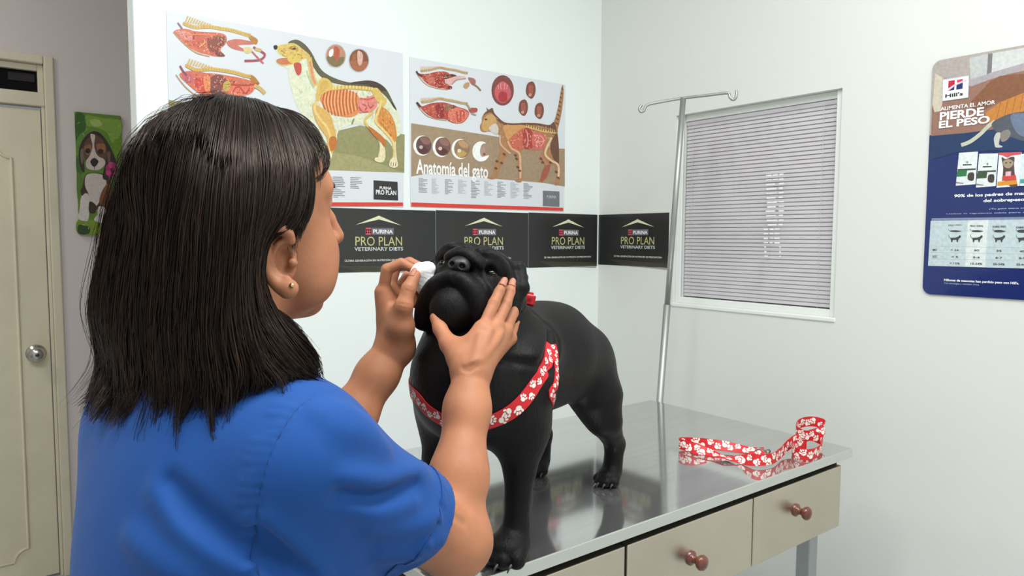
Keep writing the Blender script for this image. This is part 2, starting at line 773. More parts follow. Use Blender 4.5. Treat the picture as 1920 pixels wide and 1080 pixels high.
# venetian blind behind the glass
M_SLAT = mat('grey_blind_slat', srgb(209, 204, 208), 0.4, sheen=0.0)
blind = empty('venetian_blind', (WX + .04, (WYa + WYb) / 2, WZ1 - fw), 'closed grey venetian blind with thin horizontal slats inside the white window frame', 'blind')
bm = bmesh.new()
n_sl = 47
za, zb = WZ0 + fw + .004, WZ1 - fw - .012
pitch = (zb - za) / n_sl
for i in range(n_sl):
    zc = za + (i + .5) * pitch
    prof = []
    for t in np.linspace(-1, 1, 5):
        dx = 0.0019 * t + 0.0008 * (1 - t * t)
        prof.append((WX + .032 - dx, zc - t * pitch * 0.52))
    ring = []
    for y in (WYa + fw + .004, WYb - fw - .003):
        ring.append([bm.verts.new((x, y, z)) for x, z in prof] + [bm.verts.new((x + .0006, y, z)) for x, z in prof[::-1]])
    k = len(ring[0])
    for a in range(k):
        bm.faces.new((ring[0][a], ring[0][(a + 1) % k], ring[1][(a + 1) % k], ring[1][a]))
    bm.faces.new(ring[0][::-1])
    bm.faces.new(ring[1])
bmesh.ops.recalc_face_normals(bm, faces=bm.faces[:])
obj('slats', bm, blind, M_SLAT)
bm = bmesh.new()
box(bm, (WX + .028, WYa + fw, WZ1 - fw - .014), (WX + .050, WYb - fw, WZ1 - fw - .001), .002)
obj('head_rail', bm, blind, M_SLAT)
bm = bmesh.new()
for yy in (WYa + .065, WYb - .05):
    bm = tube(bmesh.new(), [(WX + .026, yy, WZ0 + fw), (WX + .026, yy, WZ1 - fw - .01)], .0007, 6)
    obj('ladder_cord', bm, blind, M_SLAT)
# ragged white marks showing on the pane
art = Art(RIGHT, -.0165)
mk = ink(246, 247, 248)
rr = random.Random(3)
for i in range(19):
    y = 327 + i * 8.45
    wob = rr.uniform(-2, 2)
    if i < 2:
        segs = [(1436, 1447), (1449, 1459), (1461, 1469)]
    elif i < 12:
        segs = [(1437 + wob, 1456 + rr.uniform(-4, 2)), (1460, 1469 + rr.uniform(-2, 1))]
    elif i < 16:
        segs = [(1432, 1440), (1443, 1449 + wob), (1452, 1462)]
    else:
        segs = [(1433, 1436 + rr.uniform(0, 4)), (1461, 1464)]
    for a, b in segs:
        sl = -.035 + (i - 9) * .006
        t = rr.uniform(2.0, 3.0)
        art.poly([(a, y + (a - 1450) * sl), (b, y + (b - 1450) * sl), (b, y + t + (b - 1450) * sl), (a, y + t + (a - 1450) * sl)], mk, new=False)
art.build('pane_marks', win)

# ------------------------------------------------------------------ hall wall, door, transom
def dxz(px, py):
    return DOORW.sz(px, py)


DR, DTOP = dxz(76, 205)                 # right edge and top of the door leaf
DL = DR - 0.80
CR = dxz(101, 150)[0]                   # outer edge of the casing
CTOP = dxz(95, 107)[1]
JR = dxz(82, 150)[0]
TR_, TZ1 = dxz(70, 132)
TZ0 = dxz(71, 172)[1]
bm = bmesh.new()
box(bm, (CR - .01, DY, 0), (WX + .1, DY + .1, CEIL_Z))
box(bm, (X0, DY, 0), (DL - (CR - DR) + .01, DY + .1, CEIL_Z))
box(bm, (DL - (CR - DR) + .01, DY, CTOP - .01), (CR - .01, DY + .1, CEIL_Z))
structure('wall_hall', bm, M_HALL)
door = empty('door_1', (DR, DY, 0), kind='structure')
bm = bmesh.new()
for xa, xb in ((JR, CR), (DL - (CR - DR), DL - (JR - DR))):
    box(bm, (xa, DY - .012, 0), (xb, DY + .06, CTOP), .005)
box(bm, (DL - (JR - DR), DY - .012, dxz(80, 121)[1]), (JR, DY + .06, CTOP), .005)
obj('door_frame', bm, door, M_FRAME)
bm = bmesh.new()
zt = dxz(82, 175)[1]
box(bm, (DL - (JR - DR), DY - .004, DTOP + .012), (JR, DY + .06, zt), .004)
box(bm, (DR + .003, DY + .004, 0), (JR, DY + .05, DTOP + .02), .003)
obj('door_jamb', bm, door, M_FRAME)
bm = bmesh.new()
za, zb = zt, dxz(80, 121)[1]
box(bm, (TR_, DY + .012, za), (JR, DY + .05, zb), .003)
box(bm, (DL, DY + .012, TZ1), (TR_, DY + .05, zb), .003)
box(bm, (DL, DY + .012, za), (TR_, DY + .05, TZ0), .002)
obj('transom_sash', bm, door, M_FRAME)
obj('transom_glass', nbox((DL, DY + .034, TZ0), (TR_, DY + .04, TZ1)), door, M_DARKGLASS)
bm = bmesh.new()
a, b = dxz(15, 130), dxz(66, 150)
box(bm, (a[0], DY + .029, a[1] - .034), (b[0], DY + .034, a[1] - .002))
obj('transom_shade', bm, door, mat('dim_grey_beyond', srgb(58, 54, 58), 0.9, spec=.1))
leaf = obj('door_leaf', nbox((DL, DY + .012, .012), (DR, DY + .052, DTOP), .003), door, M_DOOR)
# raised moulding of the leaf: a rectangle with notched corners
px_, ptop = dxz(22, 272)
px_ = DR - 0.105
pbot = dxz(50, 1052)[1]
def mould(x0, x1, z0, z1, r):
    pts = []
    for cx, cz, a0 in ((x1, z1, 180), (x0, z1, 270), (x0, z0, 0), (x1, z0, 90)):
        arc = [(cx + r * math.cos(math.radians(a0 + t)), cz + r * math.sin(math.radians(a0 + t))) for t in range(90, -1, -15)]
        pts += arc
    return pts
bm = bmesh.new()
ol = mould(DL + .105, px_, pbot, ptop, .05)
pts3 = [Vector((x, DY + .011, z)) for x, z in ol]
tube(bm, pts3 + [pts3[0]], .006, 8, cap=False)
obj('panel_moulding', bm, leaf, M_DOOR, smooth=True)
kx, kz = dxz(68, 663)
knob = obj('door_knob', lathe(bmesh.new(), [(0, .062), (.018, .061), (.027, .052), (.029, .042), (.024, .032), (.014, .026), (.012, .012), (.034, .010), (.037, .004), (.037, 0)], (kx, DY + .012, kz), (0, -1, 0), 40), door, M_CHROME, smooth=True)
obj('keyhole', lathe(bmesh.new(), [(0, .0635), (.007, .0632), (.008, .060)], (kx, DY + .012, kz), (0, -1, 0), 20), knob, mat('dark_steel', (0.12, 0.11, 0.1, 1), .35, 1.0), smooth=True)
structure('baseboard_hall', nbox((CR + .002, DY - .008, 0), (WX, DY, .012), .002), mat('baseboard_tile', srgb(120, 112, 104), .5))
sx, sz_ = dxz(144, 1070)
st = obj('door_stop', lathe(bmesh.new(), [(0, .052), (.010, .050), (.013, .042), (.013, .004), (.016, .002), (.016, 0)], (sx, DY - .03, 0), (0, 0, 1), 20), None, mat('grey_rubber', srgb(66, 64, 60), .6), smooth=True)
tag(st, 'small dark grey door stop on the floor beside the cream door frame', 'door stop')

# ------------------------------------------------------------------ ceiling light fittings and an added hall fill light
hl = empty('ceiling_light', (-.9, 2.75, CEIL_Z), 'added round fill light, unseen, brightening the hall by the cream door', 'ceiling light')  # added lamp out of view, lightens the dim hall and door
obj('housing', lathe(bmesh.new(), [(0, 0), (.16, 0), (.16, -.03), (.15, -.035)], (-.9, 2.75, CEIL_Z)), hl, M_WHITEFRAME)
obj('diffuser', lathe(bmesh.new(), [(.15, -.034), (.12, -.05), (.06, -.058), (0, -.06)], (-.9, 2.75, CEIL_Z)), hl, mat('hall_fill_diffuser', (1, 1, 1, 1), .5, emit=((1.0, .96, .92, 1), 48.0)), smooth=True)
for i, ((x, y), lx, ly, w) in enumerate(CEILING_LIGHTS):
    t = empty('ceiling_light', (x, y, CEIL_Z), ['white ceiling light fitting above the steel table', 'white ceiling light fitting above the person in blue', 'white ceiling light fitting behind the camera near the window wall'][i], 'ceiling light', 'ceiling light fittings')
    bm = bmesh.new()
    box(bm, (x - lx / 2 - .02, y - ly / 2 - .02, CEIL_Z - .04), (x + lx / 2 + .02, y + ly / 2 + .02, CEIL_Z), .006)
    obj('housing', bm, t, M_WHITEFRAME)
    bm = bmesh.new()
    vs = [bm.verts.new((x + a * lx / 2, y + b * ly / 2, CEIL_Z - .0415)) for a, b in ((-1, -1), (-1, 1), (1, 1), (1, -1))]
    bm.faces.new(vs)
    obj('diffuser', bm, t, mat('led_diffuser_%d' % int(w), (1, 1, 1, 1), .5, emit=((0.975, 1.0, 1.0, 1), w)))
# ------------------------------------------------------------------ steel examination table
M_TOP = mat('brushed_steel_top', (0.58, 0.58, 0.575, 1), 0.075, 0.88, noise=(6, 0.06, (1, 12, 1)), bump=(30, 0.02, 0.0006, (0.6, 14, 1)))
M_EDGE = mat('steel_edge', (0.74, 0.75, 0.72, 1), 0.38, 1.0)
M_DRAWER = mat('satin_steel_drawer', (0.62, 0.55, 0.46, 1), 0.34, 1.0, noise=(3, 0.10, (1, 1, 1)), bump=(60, 0.05, 0.0005, (0.3, 1, 16)))
M_LEG = mat('grey_leg_steel', (0.42, 0.43, 0.43, 1), 0.4, 0.9)
M_GAP = mat('dark_gap', (0.006, 0.006, 0.006, 1), 0.8)
M_KNOB = mat('dark_red_wood_knob', srgb(104, 52, 38), 0.25, noise=(30, 0.25, (1, 1, 4)), coat=0.4)

TX0, TX1, TY0, TY1 = 0.50, 1.601, 0.795, 1.400
table = empty('examination_table', ((TX0 + TX1) / 2, (TY0 + TY1) / 2, 0), 'stainless steel examination table with drawers that the black pug stands on', 'table')
bm = bmesh.new()
box(bm, (TX0, TY0, TABLE_Z - .004), (TX1, TY1, TABLE_Z), .0015)
top = obj('table_top', bm, table, M_TOP)
bm = bmesh.new()
e = .0205
box(bm, (TX0, TY0 - .0005, TABLE_Z - e), (TX1, TY0 + .004, TABLE_Z - .0005), .001)
box(bm, (TX0, TY1 - .004, TABLE_Z - e), (TX1, TY1 + .0005, TABLE_Z - .0005), .001)
box(bm, (TX0 - .0005, TY0, TABLE_Z - e), (TX0 + .004, TY1, TABLE_Z - .0005), .001)
box(bm, (TX1 - .004, TY0, TABLE_Z - e), (TX1 + .0005, TY1, TABLE_Z - .0005), .001)
obj('edge_lip', bm, table, M_EDGE)
FY = TY0 + .003                          # face of the drawers
def fx(px, py):
    p = on_axis(px, py, 1, FY)
    return float(p[0]), float(p[2])
dR = fx(1577, 900)[0]
seam1 = fx(1412, 990)[0]
seam2 = fx(1174, 1060)[0]
dzt = fx(1577, 868)[1] - .006
dzb = fx(1572, 987)[1]
wid = seam1 - seam2
bm = bmesh.new()
box(bm, (TX0 + .015, FY + .022, dzb), (TX1 - .02, TY1 - .03, TABLE_Z - .006))
obj('carcass', bm, table, M_GAP)
xs = [(seam1 + .002, dR), (seam2 + .003, seam1 - .002), (TX0 + .02, seam2 - .003)]
kn = [(1500, 960), (1303, 1050), None]
for i, (xa, xb) in enumerate(xs):
    d = obj('drawer', nbox((xa, FY, dzb), (xb, FY + .021, dzt), .002), table, M_DRAWER)
    if kn[i]:
        kx_, kz_ = fx(kn[i][0] - 8, kn[i][1] - 4)
    else:
        kx_, kz_ = (xa + xb) / 2, kz_
    obj('knob', lathe(bmesh.new(), [(0, .034), (.006, .0335), (.0125, .030), (.0145, .025), (.0125, .020), (.008, .016), (.0068, .011), (.009, .006), (.0135, .003), (.0135, 0)], (kx_, FY, kz_), (0, -1, 0), 28), d, M_KNOB, smooth=True)
lx = fx(1550, 1040)[0]
for xa, ya in ((lx - .018, FY + .03), (lx - .018, TY1 - .07), (TX0 + .03, FY + .03), (TX0 + .03, TY1 - .07)):
    obj('leg', nbox((xa, ya, 0.001), (xa + .034, ya + .034, TABLE_Z - .01), .003), table, M_LEG)

# ------------------------------------------------------------------ drip pole leaning between the table and the window wall
p_low = on_axis(1237, 752, 0, 1.68)
p_top = on_axis(1281, 184, 0, 1.70)
dirp = (p_top - p_low) / np.linalg.norm(p_top - p_low)
foot = p_low - dirp * (p_low[2] / dirp[2])
pole = empty('drip_pole', tuple(foot), 'thin grey metal drip stand with a hooked crossbar, leaning beside the window', 'drip stand')
mid = p_low + dirp * .30
obj('pole', tube(bmesh.new(), [foot + [0, 0, .002], mid], .0105, 16), pole, M_STEEL, smooth=True)
obj('inner_pole', tube(bmesh.new(), [mid - dirp * .01, p_top], .0085, 16), pole, M_STEEL, smooth=True)
dtop = float((p_top - CAM) @ C_F)
hk = [P(x, y, dtop + o) for x, y, o in ((1203, 197, .03), (1199, 203, .03), (1201, 209, .03), (1207, 208, .028), (1214, 197, .026), (1240, 191, .02), (1281, 184, .0), (1320, 179.5, -.03), (1362, 174.5, -.06), (1367, 177, -.063), (1369, 183, -.065), (1375, 187, -.067), (1380, 182, -.07), (1381, 170, -.07))]
obj('hook_bar', tube(bmesh.new(), spline(hk, 6), .0042, 10), pole, M_STEEL, smooth=True)
obj('foot_plate', lathe(bmesh.new(), [(0, .008), (.014, .008), (.016, .003), (.016, 0)], (foot[0], foot[1], 0), (0, 0, 1), 20), pole, M_LEG)
# ------------------------------------------------------------------ printed sheets on the walls
def zt_(ox, oy, s):
    return lambda pts: [(ox + x * s, oy + y * s) for x, y in pts]


Z1, Z2, Z3 = zt_(310, 10, 1 / 6), zt_(500, 60, .25), zt_(770, 110, 150 / 1246)
Z4, Z5, Z6 = zt_(890, 120, 180 / 810), zt_(765, 220, 1 / 6), zt_(610, 390, 1 / 9)
ZH1, ZH2, ZH3 = zt_(1700, 70, 220 / 1398), zt_(1700, 240, 220 / 1398), zt_(1700, 400, 1 / 6)
ZP = zt_(120, 190, 120 / 498)


def sheet(plane, tl, br, off, thick, m, name, parent, rad=0.0):
    """a thin rectangular sheet standing off the wall"""
    s0, z1 = plane.sz(*tl)
    s1, z0 = plane.sz(*br)
    pts = []
    if rad:
        for cx, cz, a0 in ((s1 - rad, z1 - rad, 0), (s0 + rad, z1 - rad, 90), (s0 + rad, z0 + rad, 180), (s1 - rad, z0 + rad, 270)):
            pts += [(cx + rad * math.cos(math.radians(a0 + t)), cz + rad * math.sin(math.radians(a0 + t))) for t in range(0, 91, 15)]
    else:
        pts = [(s1, z1), (s0, z1), (s0, z0), (s1, z0)]
    bm = bmesh.new()
    A = [bm.verts.new(plane.at(s, z, off + thick)) for s, z in pts]
    B = [bm.verts.new(plane.at(s, z, off)) for s, z in pts]
    bm.faces.new(A)
    bm.faces.new(B[::-1])
    for i in range(len(A)):
        j = (i + 1) % len(A)
        bm.faces.new((A[j], A[i], B[i], B[j]))
    bmesh.ops.recalc_face_normals(bm, faces=bm.faces[:])
    return obj(name, bm, parent, m)


M_PAPER = mat('glossy_white_paper', srgb(224, 227, 232), 0.3, coat=0.3)
I_BONE, I_BONE2, I_YEL = ink(232, 205, 130), ink(214, 176, 92), ink(222, 190, 104)
I_OR, I_OR2, I_RIB = ink(214, 142, 66), ink(196, 116, 52), ink(226, 140, 84)
I_RED, I_RED2, I_PINK = ink(196, 84, 66), ink(158, 58, 52), ink(228, 140, 128)
I_BRN, I_DK, I_BLK = ink(120, 74, 50), ink(74, 56, 48), ink(36, 33, 32)
I_FUR, I_FUR2, I_GRN = ink(226, 228, 200), ink(196, 202, 158), ink(150, 146, 100)
I_GRN2, I_TAN, I_TAN2 = ink(166, 160, 112), ink(166, 142, 114), ink(186, 158, 120)
I_GREY, I_LGREY, I_W = ink(150, 152, 156), ink(190, 194, 198), ink(248, 248, 246)
I_BARRED, I_CHAR = ink(222, 66, 56), ink(46, 46, 48)


def organ_strip(art, Z, s, cat=False):
    """a side view of trunk organs under a row of spine bones; s: outline points in zoom pixels"""
    art.poly(Z(s['body']), ink(214, 112, 84) if not cat else ink(190, 78, 66), 6)
    for pts, m in s['blobs']:
        art.poly(Z(pts), m, 5)
    art.speck(Z(s['body']), [ink(238, 160, 130), ink(150, 54, 48), ink(226, 120, 96), ink(118, 58, 50), ink(244, 196, 170)], 150, 2.0 if not cat else 1.5, len(s['body']) + int(cat))
    art.line(Z(s['spine']), s['sw'], I_BONE2 if not cat else ink(196, 170, 130))
    sp = spline(Z(s['spine']), 14)
    for i in range(0, len(sp) - 1, 3):
        p = np.asarray(sp[i])
        art.poly([p + (-1, 1.2), p + (0, -1.5), p + (1.0, 1.2)], ink(170, 130, 66), new=i == 0)
    a = s['spikes']
    for i in range(a[2]):
        t = i / (a[2] - 1)
        x, y = a[0][0] * (1 - t) + a[1][0] * t, a[0][1] * (1 - t) + a[1][1] * t
        L = a[3] * (1 - .65 * t)
        art.line(Z([(x, y), (x + a[4], y - L)]), s['sw'] * .34, I_BONE2 if not cat else ink(222, 190, 160), smooth=0, new=i == 0)
    art.line(Z(s['under']), s['sw'] * .3, ink(196, 150, 96))
    for pts, w, m in s.get('lines', []):
        art.line(Z(pts), w, m)


# ---- dog anatomy sheet
pd_ = empty('anatomy_poster', tuple(BACK.at(BACK.sz(530, 60)[0], BACK.sz(757, 387)[1])), 'white anatomy poster of a standing dog, left of the cat poster', 'poster')
sheet(BACK, (311, 20), (756, 388), .0012, .0012, M_PAPER, 'sheet', pd_)
art = Art(BACK, .0026)
art.poly(Z2([(-735, 508), (-200, 610), (200, 690), (520, 745), (700, 700), (1035, 770), (1032, 1055), (-200, 1015), (-735, 985)]), I_GRN)
art.poly(Z2([(-735, 860), (-200, 880), (430, 890), (700, 935), (900, 1005), (1000, 1052), (-200, 1015), (-735, 985)]), I_GRN2)
art.build('ground_print', pd_)
art = Art(BACK, .0030)
# fur silhouette
art.poly(Z2([(55, 105), (80, 95), (150, 85), (175, 65), (230, 58), (290, 95), (335, 150), (365, 215), (410, 285), (470, 330), (560, 365), (640, 380), (720, 365), (800, 368), (860, 395), (905, 440), (940, 510), (985, 600), (1005, 690), (1000, 770), (970, 800), (975, 940), (985, 1000), (960, 1020), (920, 1010), (925, 960), (945, 940), (940, 860), (880, 800), (890, 900), (885, 960), (855, 980), (810, 965), (835, 935), (845, 830), (790, 760), (735, 700), (640, 695), (540, 740), (525, 830), (500, 900), (470, 970), (440, 1000), (380, 985), (370, 880), (390, 760), (330, 670), (270, 620), (220, 540), (190, 440), (165, 350), (160, 280), (90, 245), (70, 215), (100, 200), (110, 185), (75, 150)]), I_FUR, 3)
FURPG = Z2([(170, 300), (210, 440), (240, 540), (290, 610), (360, 670), (520, 720), (640, 680), (735, 690), (860, 760), (960, 780), (990, 620), (920, 470), (840, 410), (560, 385), (440, 340), (380, 290), (250, 300)])
art.speck(FURPG, [ink(214, 217, 186), ink(234, 235, 214), ink(202, 206, 166), ink(222, 212, 168)], 260, 3.0, 3, 1.3)
# dark saddle and back of the neck
art.poly(Z2([(160, 85), (180, 66), (230, 58), (290, 95), (340, 160), (370, 220), (415, 288), (480, 332), (570, 367), (650, 380), (730, 364), (800, 368), (860, 395), (905, 440), (945, 520), (975, 580), (950, 560), (900, 490), (840, 440), (760, 410), (660, 405), (560, 395), (470, 372), (400, 330), (350, 260), (310, 180), (250, 110), (200, 82)]), ink(98, 92, 66), 3)
art.poly(Z2([(620, 385), (720, 366), (800, 369), (860, 396), (900, 440), (850, 440), (760, 400)]), I_DK, 4)
art.poly(Z2([(935, 520), (965, 570), (975, 590), (945, 555)]), I_BLK, 3)
# head
art.poly(Z2([(80, 110), (150, 90), (200, 85), (260, 120), (320, 170), (320, 190), (265, 205), (210, 235), (130, 255), (85, 235), (72, 215), (110, 200), (150, 195), (95, 160)]), I_YEL, 4)
art.poly(Z2([(52, 105), (72, 98), (82, 110), (75, 130), (58, 128)]), I_BLK, 4)
art.poly(Z2([(80, 205), (130, 195), (200, 200), (190, 235), (120, 245), (78, 225)]), ink(205, 120, 84), 4)
art.poly(Z2([(160, 190), (220, 165), (265, 190), (255, 215), (200, 235), (165, 220)]), ink(226, 196, 96), 4)
art.oval(500 + 200 * .25, 60 + 120 * .25, 7, 4, ink(176, 130, 58))
art.oval(500 + 205 * .25, 60 + 125 * .25, 3, 2, I_DK)
art.poly(Z2([(205, 235), (255, 235), (260, 300), (235, 325), (215, 290)]), I_RED, 4)
# neck bones and shoulder blade
art.line(Z2([(320, 190), (330, 260), (345, 330), (370, 400)]), 9, I_YEL)
art.line(Z2([(325, 220), (345, 330), (365, 390)]), 3.5, I_PINK)
art.line(Z2([(300, 290), (330, 370), (355, 420)]), 3, I_FUR2)
art.poly(Z2([(400, 355), (440, 345), (480, 370), (505, 420), (480, 450), (430, 470), (395, 510), (370, 520), (375, 440)]), I_YEL, 4)
art.poly(Z2([(410, 375), (445, 365), (470, 400), (430, 440), (400, 480), (392, 440)]), I_BONE2, 4)
art.speck(Z2([(350, 560), (400, 560), (470, 610), (515, 700), (520, 800), (480, 900), (455, 800), (400, 720)]), [ink(236, 206, 130), ink(196, 130, 56), ink(214, 160, 74)], 60, 2.6, 5, 1.3)
art.speck(Z2([(90, 120), (200, 90), (260, 125), (315, 180), (240, 215), (130, 185)]), [ink(240, 214, 130), ink(190, 150, 64), ink(160, 118, 52)], 50, 2.0, 6)
# chest and ribs
art.poly(Z2([(400, 490), (450, 450), (530, 432), (620, 440), (680, 470), (700, 530), (690, 600), (640, 635), (560, 632), (490, 610), (430, 560)]), I_RIB, 4)
for i in range(11):
    x = 425 + i * 24
    top = 470 - 45 * math.sin(math.pi * (i + 1.5) / 13)
    bot = 540 + 92 * math.sin(math.pi * (i + 3.2) / 15.5)
    art.line(Z2([(x + 10, top), (x - 4 + i, (top + bot) / 2), (x + 18, bot)]), 2.0, ink(184, 92, 52), new=i == 0)
for i in range(10):
    x = 436 + i * 24
    top = 470 - 45 * math.sin(math.pi * (i + 1.5) / 13)
    bot = 535 + 90 * math.sin(math.pi * (i + 3.2) / 15.5)
    art.line(Z2([(x + 10, top + 8), (x - 2 + i, (top + bot) / 2), (x + 16, bot - 6)]), 1.2, ink(246, 190, 130), new=i == 0)
# belly organs
art.poly(Z2([(690, 500), (740, 495), (800, 475), (830, 500), (825, 560), (780, 600), (720, 605), (690, 600)]), I_PINK, 4)
for pts in ([(700, 500), (760, 505), (815, 488)], [(715, 540), (750, 560), (735, 590)], [(760, 530), (775, 570), (805, 545)], [(690, 560), (720, 600), (760, 595)]):
    art.line(Z2(pts), 2.2, ink(190, 74, 66))
# backbone
sp = spline(Z2([(500, 425), (600, 415), (700, 420), (790, 430), (840, 450)]), 8)
art.line(sp, 7, I_BONE2, smooth=0)
for i in range(0, len(sp), 2):
    art.oval(sp[i][0], sp[i][1] - 1, 1.6, 3.2, ink(240, 214, 130), 10, new=i == 0)
art.speck(Z2([(690, 490), (800, 475), (830, 510), (820, 570), (720, 605), (690, 590)]), [ink(244, 176, 160), ink(190, 84, 80), ink(236, 130, 116)], 50, 1.8, 8)
# hip, hind legs
art.poly(Z2([(790, 430), (830, 420), (870, 470), (900, 520), (870, 560), (830, 520), (800, 470)]), I_YEL, 4)
art.poly(Z2([(830, 570), (900, 580), (960, 680), (975, 800), (940, 820), (880, 740), (820, 670)]), I_OR, 4)
art.speck(Z2([(830, 575), (900, 585), (955, 680), (970, 800), (930, 810), (880, 735), (825, 665)]), [ink(232, 176, 96), ink(182, 104, 40), ink(206, 126, 60)], 60, 2.6, 9, 1.2)
art.line(Z2([(865, 510), (840, 590), (820, 670), (880, 740), (945, 820), (960, 900), (958, 950)]), 4.5, I_BONE)
art.line(Z2([(800, 600), (740, 660), (760, 710), (830, 760), (880, 810)]), 4, I_YEL)
art.poly(Z2([(760, 705), (830, 750), (890, 810), (885, 860), (850, 820), (790, 760)]), I_OR2, 4)
art.poly(Z2([(850, 830), (870, 850), (890, 900), (880, 955), (850, 978), (812, 964), (815, 942), (845, 930)]), ink(236, 222, 180), 4)
art.poly(Z2([(945, 940), (975, 955), (985, 1000), (962, 1018), (922, 1008), (925, 975)]), ink(240, 224, 186), 4)
for a, b in ((935, 1005), (952, 1010), (970, 1005)):
    art.line(Z2([(a, 975), (a - 4, b)]), .9, ink(170, 130, 80), smooth=0, new=False)
# front legs
art.poly(Z2([(345, 540), (400, 560), (470, 610), (500, 690), (520, 780), (520, 860), (480, 920), (450, 880), (455, 800), (400, 720), (360, 640)]), ink(222, 176, 96), 4)
art.line(Z2([(375, 520), (360, 580), (400, 650), (455, 720), (480, 800), (475, 880)]), 4.5, I_BONE)
art.poly(Z2([(475, 790), (522, 790), (520, 860), (490, 895), (470, 860)]), I_OR2, 4)
art.poly(Z2([(365, 800), (400, 780), (405, 900), (385, 950), (362, 930)]), ink(206, 196, 130), 4)
art.line(Z2([(470, 900), (480, 930), (450, 990)]), 5, ink(244, 236, 206))
art.line(Z2([(655, 650), (640, 690)]), 2.5, ink(140, 136, 84))
art.build('dog_print', pd_)
art = Art(BACK, .0030)
up = dict(body=[(95, 305), (150, 270), (240, 265), (330, 290), (450, 300), (560, 305), (650, 320), (690, 360), (680, 430), (620, 500), (670, 570), (560, 575), (480, 555), (380, 530), (280, 480), (180, 400)],
          blobs=[([(470, 380), (540, 360), (640, 340), (690, 380), (650, 440), (610, 490), (580, 540), (500, 520)], ink(140, 74, 56)),
                 ([(320, 330), (430, 330), (460, 420), (440, 500), (340, 470), (290, 400)], ink(206, 98, 74)),
                 ([(130, 300), (230, 290), (300, 330), (290, 400), (200, 370)], ink(226, 148, 140)),
                 ([(560, 540), (610, 520), (672, 570), (600, 576)], ink(120, 66, 56)),
                 ([(690, 410), (800, 380), (940, 400), (1010, 430), (960, 440), (820, 450), (900, 500), (870, 515), (740, 480)], ink(204, 116, 100)),
                 ([(880, 480), (940, 470), (980, 500), (930, 545), (890, 520)], ink(222, 200, 136)),
                 ([(930, 330), (990, 350), (1040, 390), (1020, 440), (960, 400)], ink(186, 128, 50))],
          spine=[(200, 200), (330, 245), (480, 240), (620, 260), (760, 285), (880, 320), (960, 340)], sw=6.5,
          spikes=((225, 190), (480, 235), 10, 70, 30), under=[(90, 300), (200, 420), (340, 530), (500, 575)],
          lines=[([(140, 195), (190, 265)], 3.2, ink(150, 110, 130)), ([(990, 470), (1080, 520), (1120, 560), (1060, 615), (890, 625)], 4.2, ink(164, 74, 84)),
                 ([(975, 520), (1040, 590), (1105, 655)], 3, ink(196, 100, 100)), ([(1010, 490), (1080, 510)], 6, ink(206, 180, 110)),
                 ([(220, 330), (400, 330), (560, 335)], 3, ink(232, 128, 84)), ([(380, 470), (440, 420), (430, 380)], 2, ink(240, 176, 120))])
organ_strip(art, Z1, up)
lo = dict(body=[(160, 790), (220, 745), (320, 740), (450, 760), (580, 770), (760, 800), (900, 830), (1000, 870), (1010, 930), (950, 990), (800, 1025), (640, 1035), (520, 1030), (400, 1000), (290, 920)],
          blobs=[([(500, 830), (600, 780), (680, 830), (650, 930), (600, 1020), (520, 1000)], ink(132, 72, 62)),
                 ([(330, 830), (430, 820), (470, 900), (440, 980), (350, 940)], ink(206, 76, 60)),
                 ([(180, 780), (280, 770), (320, 850), (260, 880)], ink(196, 100, 110)),
                 ([(430, 810), (500, 800), (500, 960), (450, 960)], ink(232, 140, 90)),
                 ([(660, 870), (720, 850), (730, 930), (680, 970), (650, 930)], ink(198, 170, 84)),
                 ([(740, 930), (860, 900), (990, 910), (960, 990), (820, 1020), (720, 1000)], ink(232, 122, 92)),
                 ([(940, 780), (1000, 800), (1060, 880), (1000, 890), (960, 840)], ink(180, 122, 50))],
          spine=[(230, 670), (350, 725), (500, 715), (640, 730), (780, 755), (900, 790), (960, 800)], sw=6.5,
          spikes=((250, 665), (500, 712), 9, 65, 28), under=[(120, 780), (220, 910), (350, 1010), (520, 1040)],
          lines=[([(165, 680), (200, 740), (240, 790)], 3.6, ink(140, 70, 84)), ([(740, 890), (900, 900), (1050, 880)], 3, ink(186, 70, 54)),
                 ([(760, 980), (790, 930), (840, 920), (900, 990), (950, 930)], 2.4, ink(190, 70, 60)), ([(1000, 900), (1070, 940), (1120, 990)], 7, ink(206, 176, 110))])
organ_strip(art, Z1, lo)
art.build('organ_print', pd_)
art = Art(BACK, .0030)
for cx, cy, m1, m2, m3 in ((518, 180, ink(196, 140, 110), ink(128, 112, 76), ink(186, 92, 66)), (692, 213, ink(132, 82, 54), ink(172, 104, 72), ink(222, 180, 160))):
    x, y = Z2([(cx, cy)])[0]
    art.oval(x, y, 19.5, 22.5, I_LGREY)
    art.oval(x, y, 17.8, 20.8, m1)
    art.poly([(x - 17, y + 4), (x - 10, y - 2), (x + 2, y + 3), (x + 16, y + 2), (x + 13, y + 14), (x, y + 20.3), (x - 12, y + 14)], m2, 4)
    art.poly([(x - 2, y - 18), (x + 7, y - 12), (x + 6, y + 4), (x + 1, y + 10), (x - 3, y)], m3, 4)
    art.poly([(x - 12, y - 9), (x - 5, y - 13), (x - 6, y - 1), (x - 12, y + 1)], I_W if cx < 600 else ink(160, 100, 60), 4)
art.build('round_detail_print', pd_)
art = Art(BACK, .0030)
rr = random.Random(5)
def text_rows(art, x0, x1, y0, y1, rows, slope, m):
    for i in range(rows):
        t = (i + .5) / rows
        y = y0 + (y1 - y0) * t
        xe = x0 + (x1 - x0) * rr.uniform(.35, 1.0)
        h = (y1 - y0) / rows * .22
        art.poly([(x0, y - h), (xe, y - h + (xe - x0) * slope), (xe, y + h + (xe - x0) * slope), (x0, y + h)], m, new=i == 0)
text_rows(art, 624, 648, 330, 371, 12, .04, I_GREY)
text_rows(art, 657, 688, 331, 354, 7, .04, I_GREY)
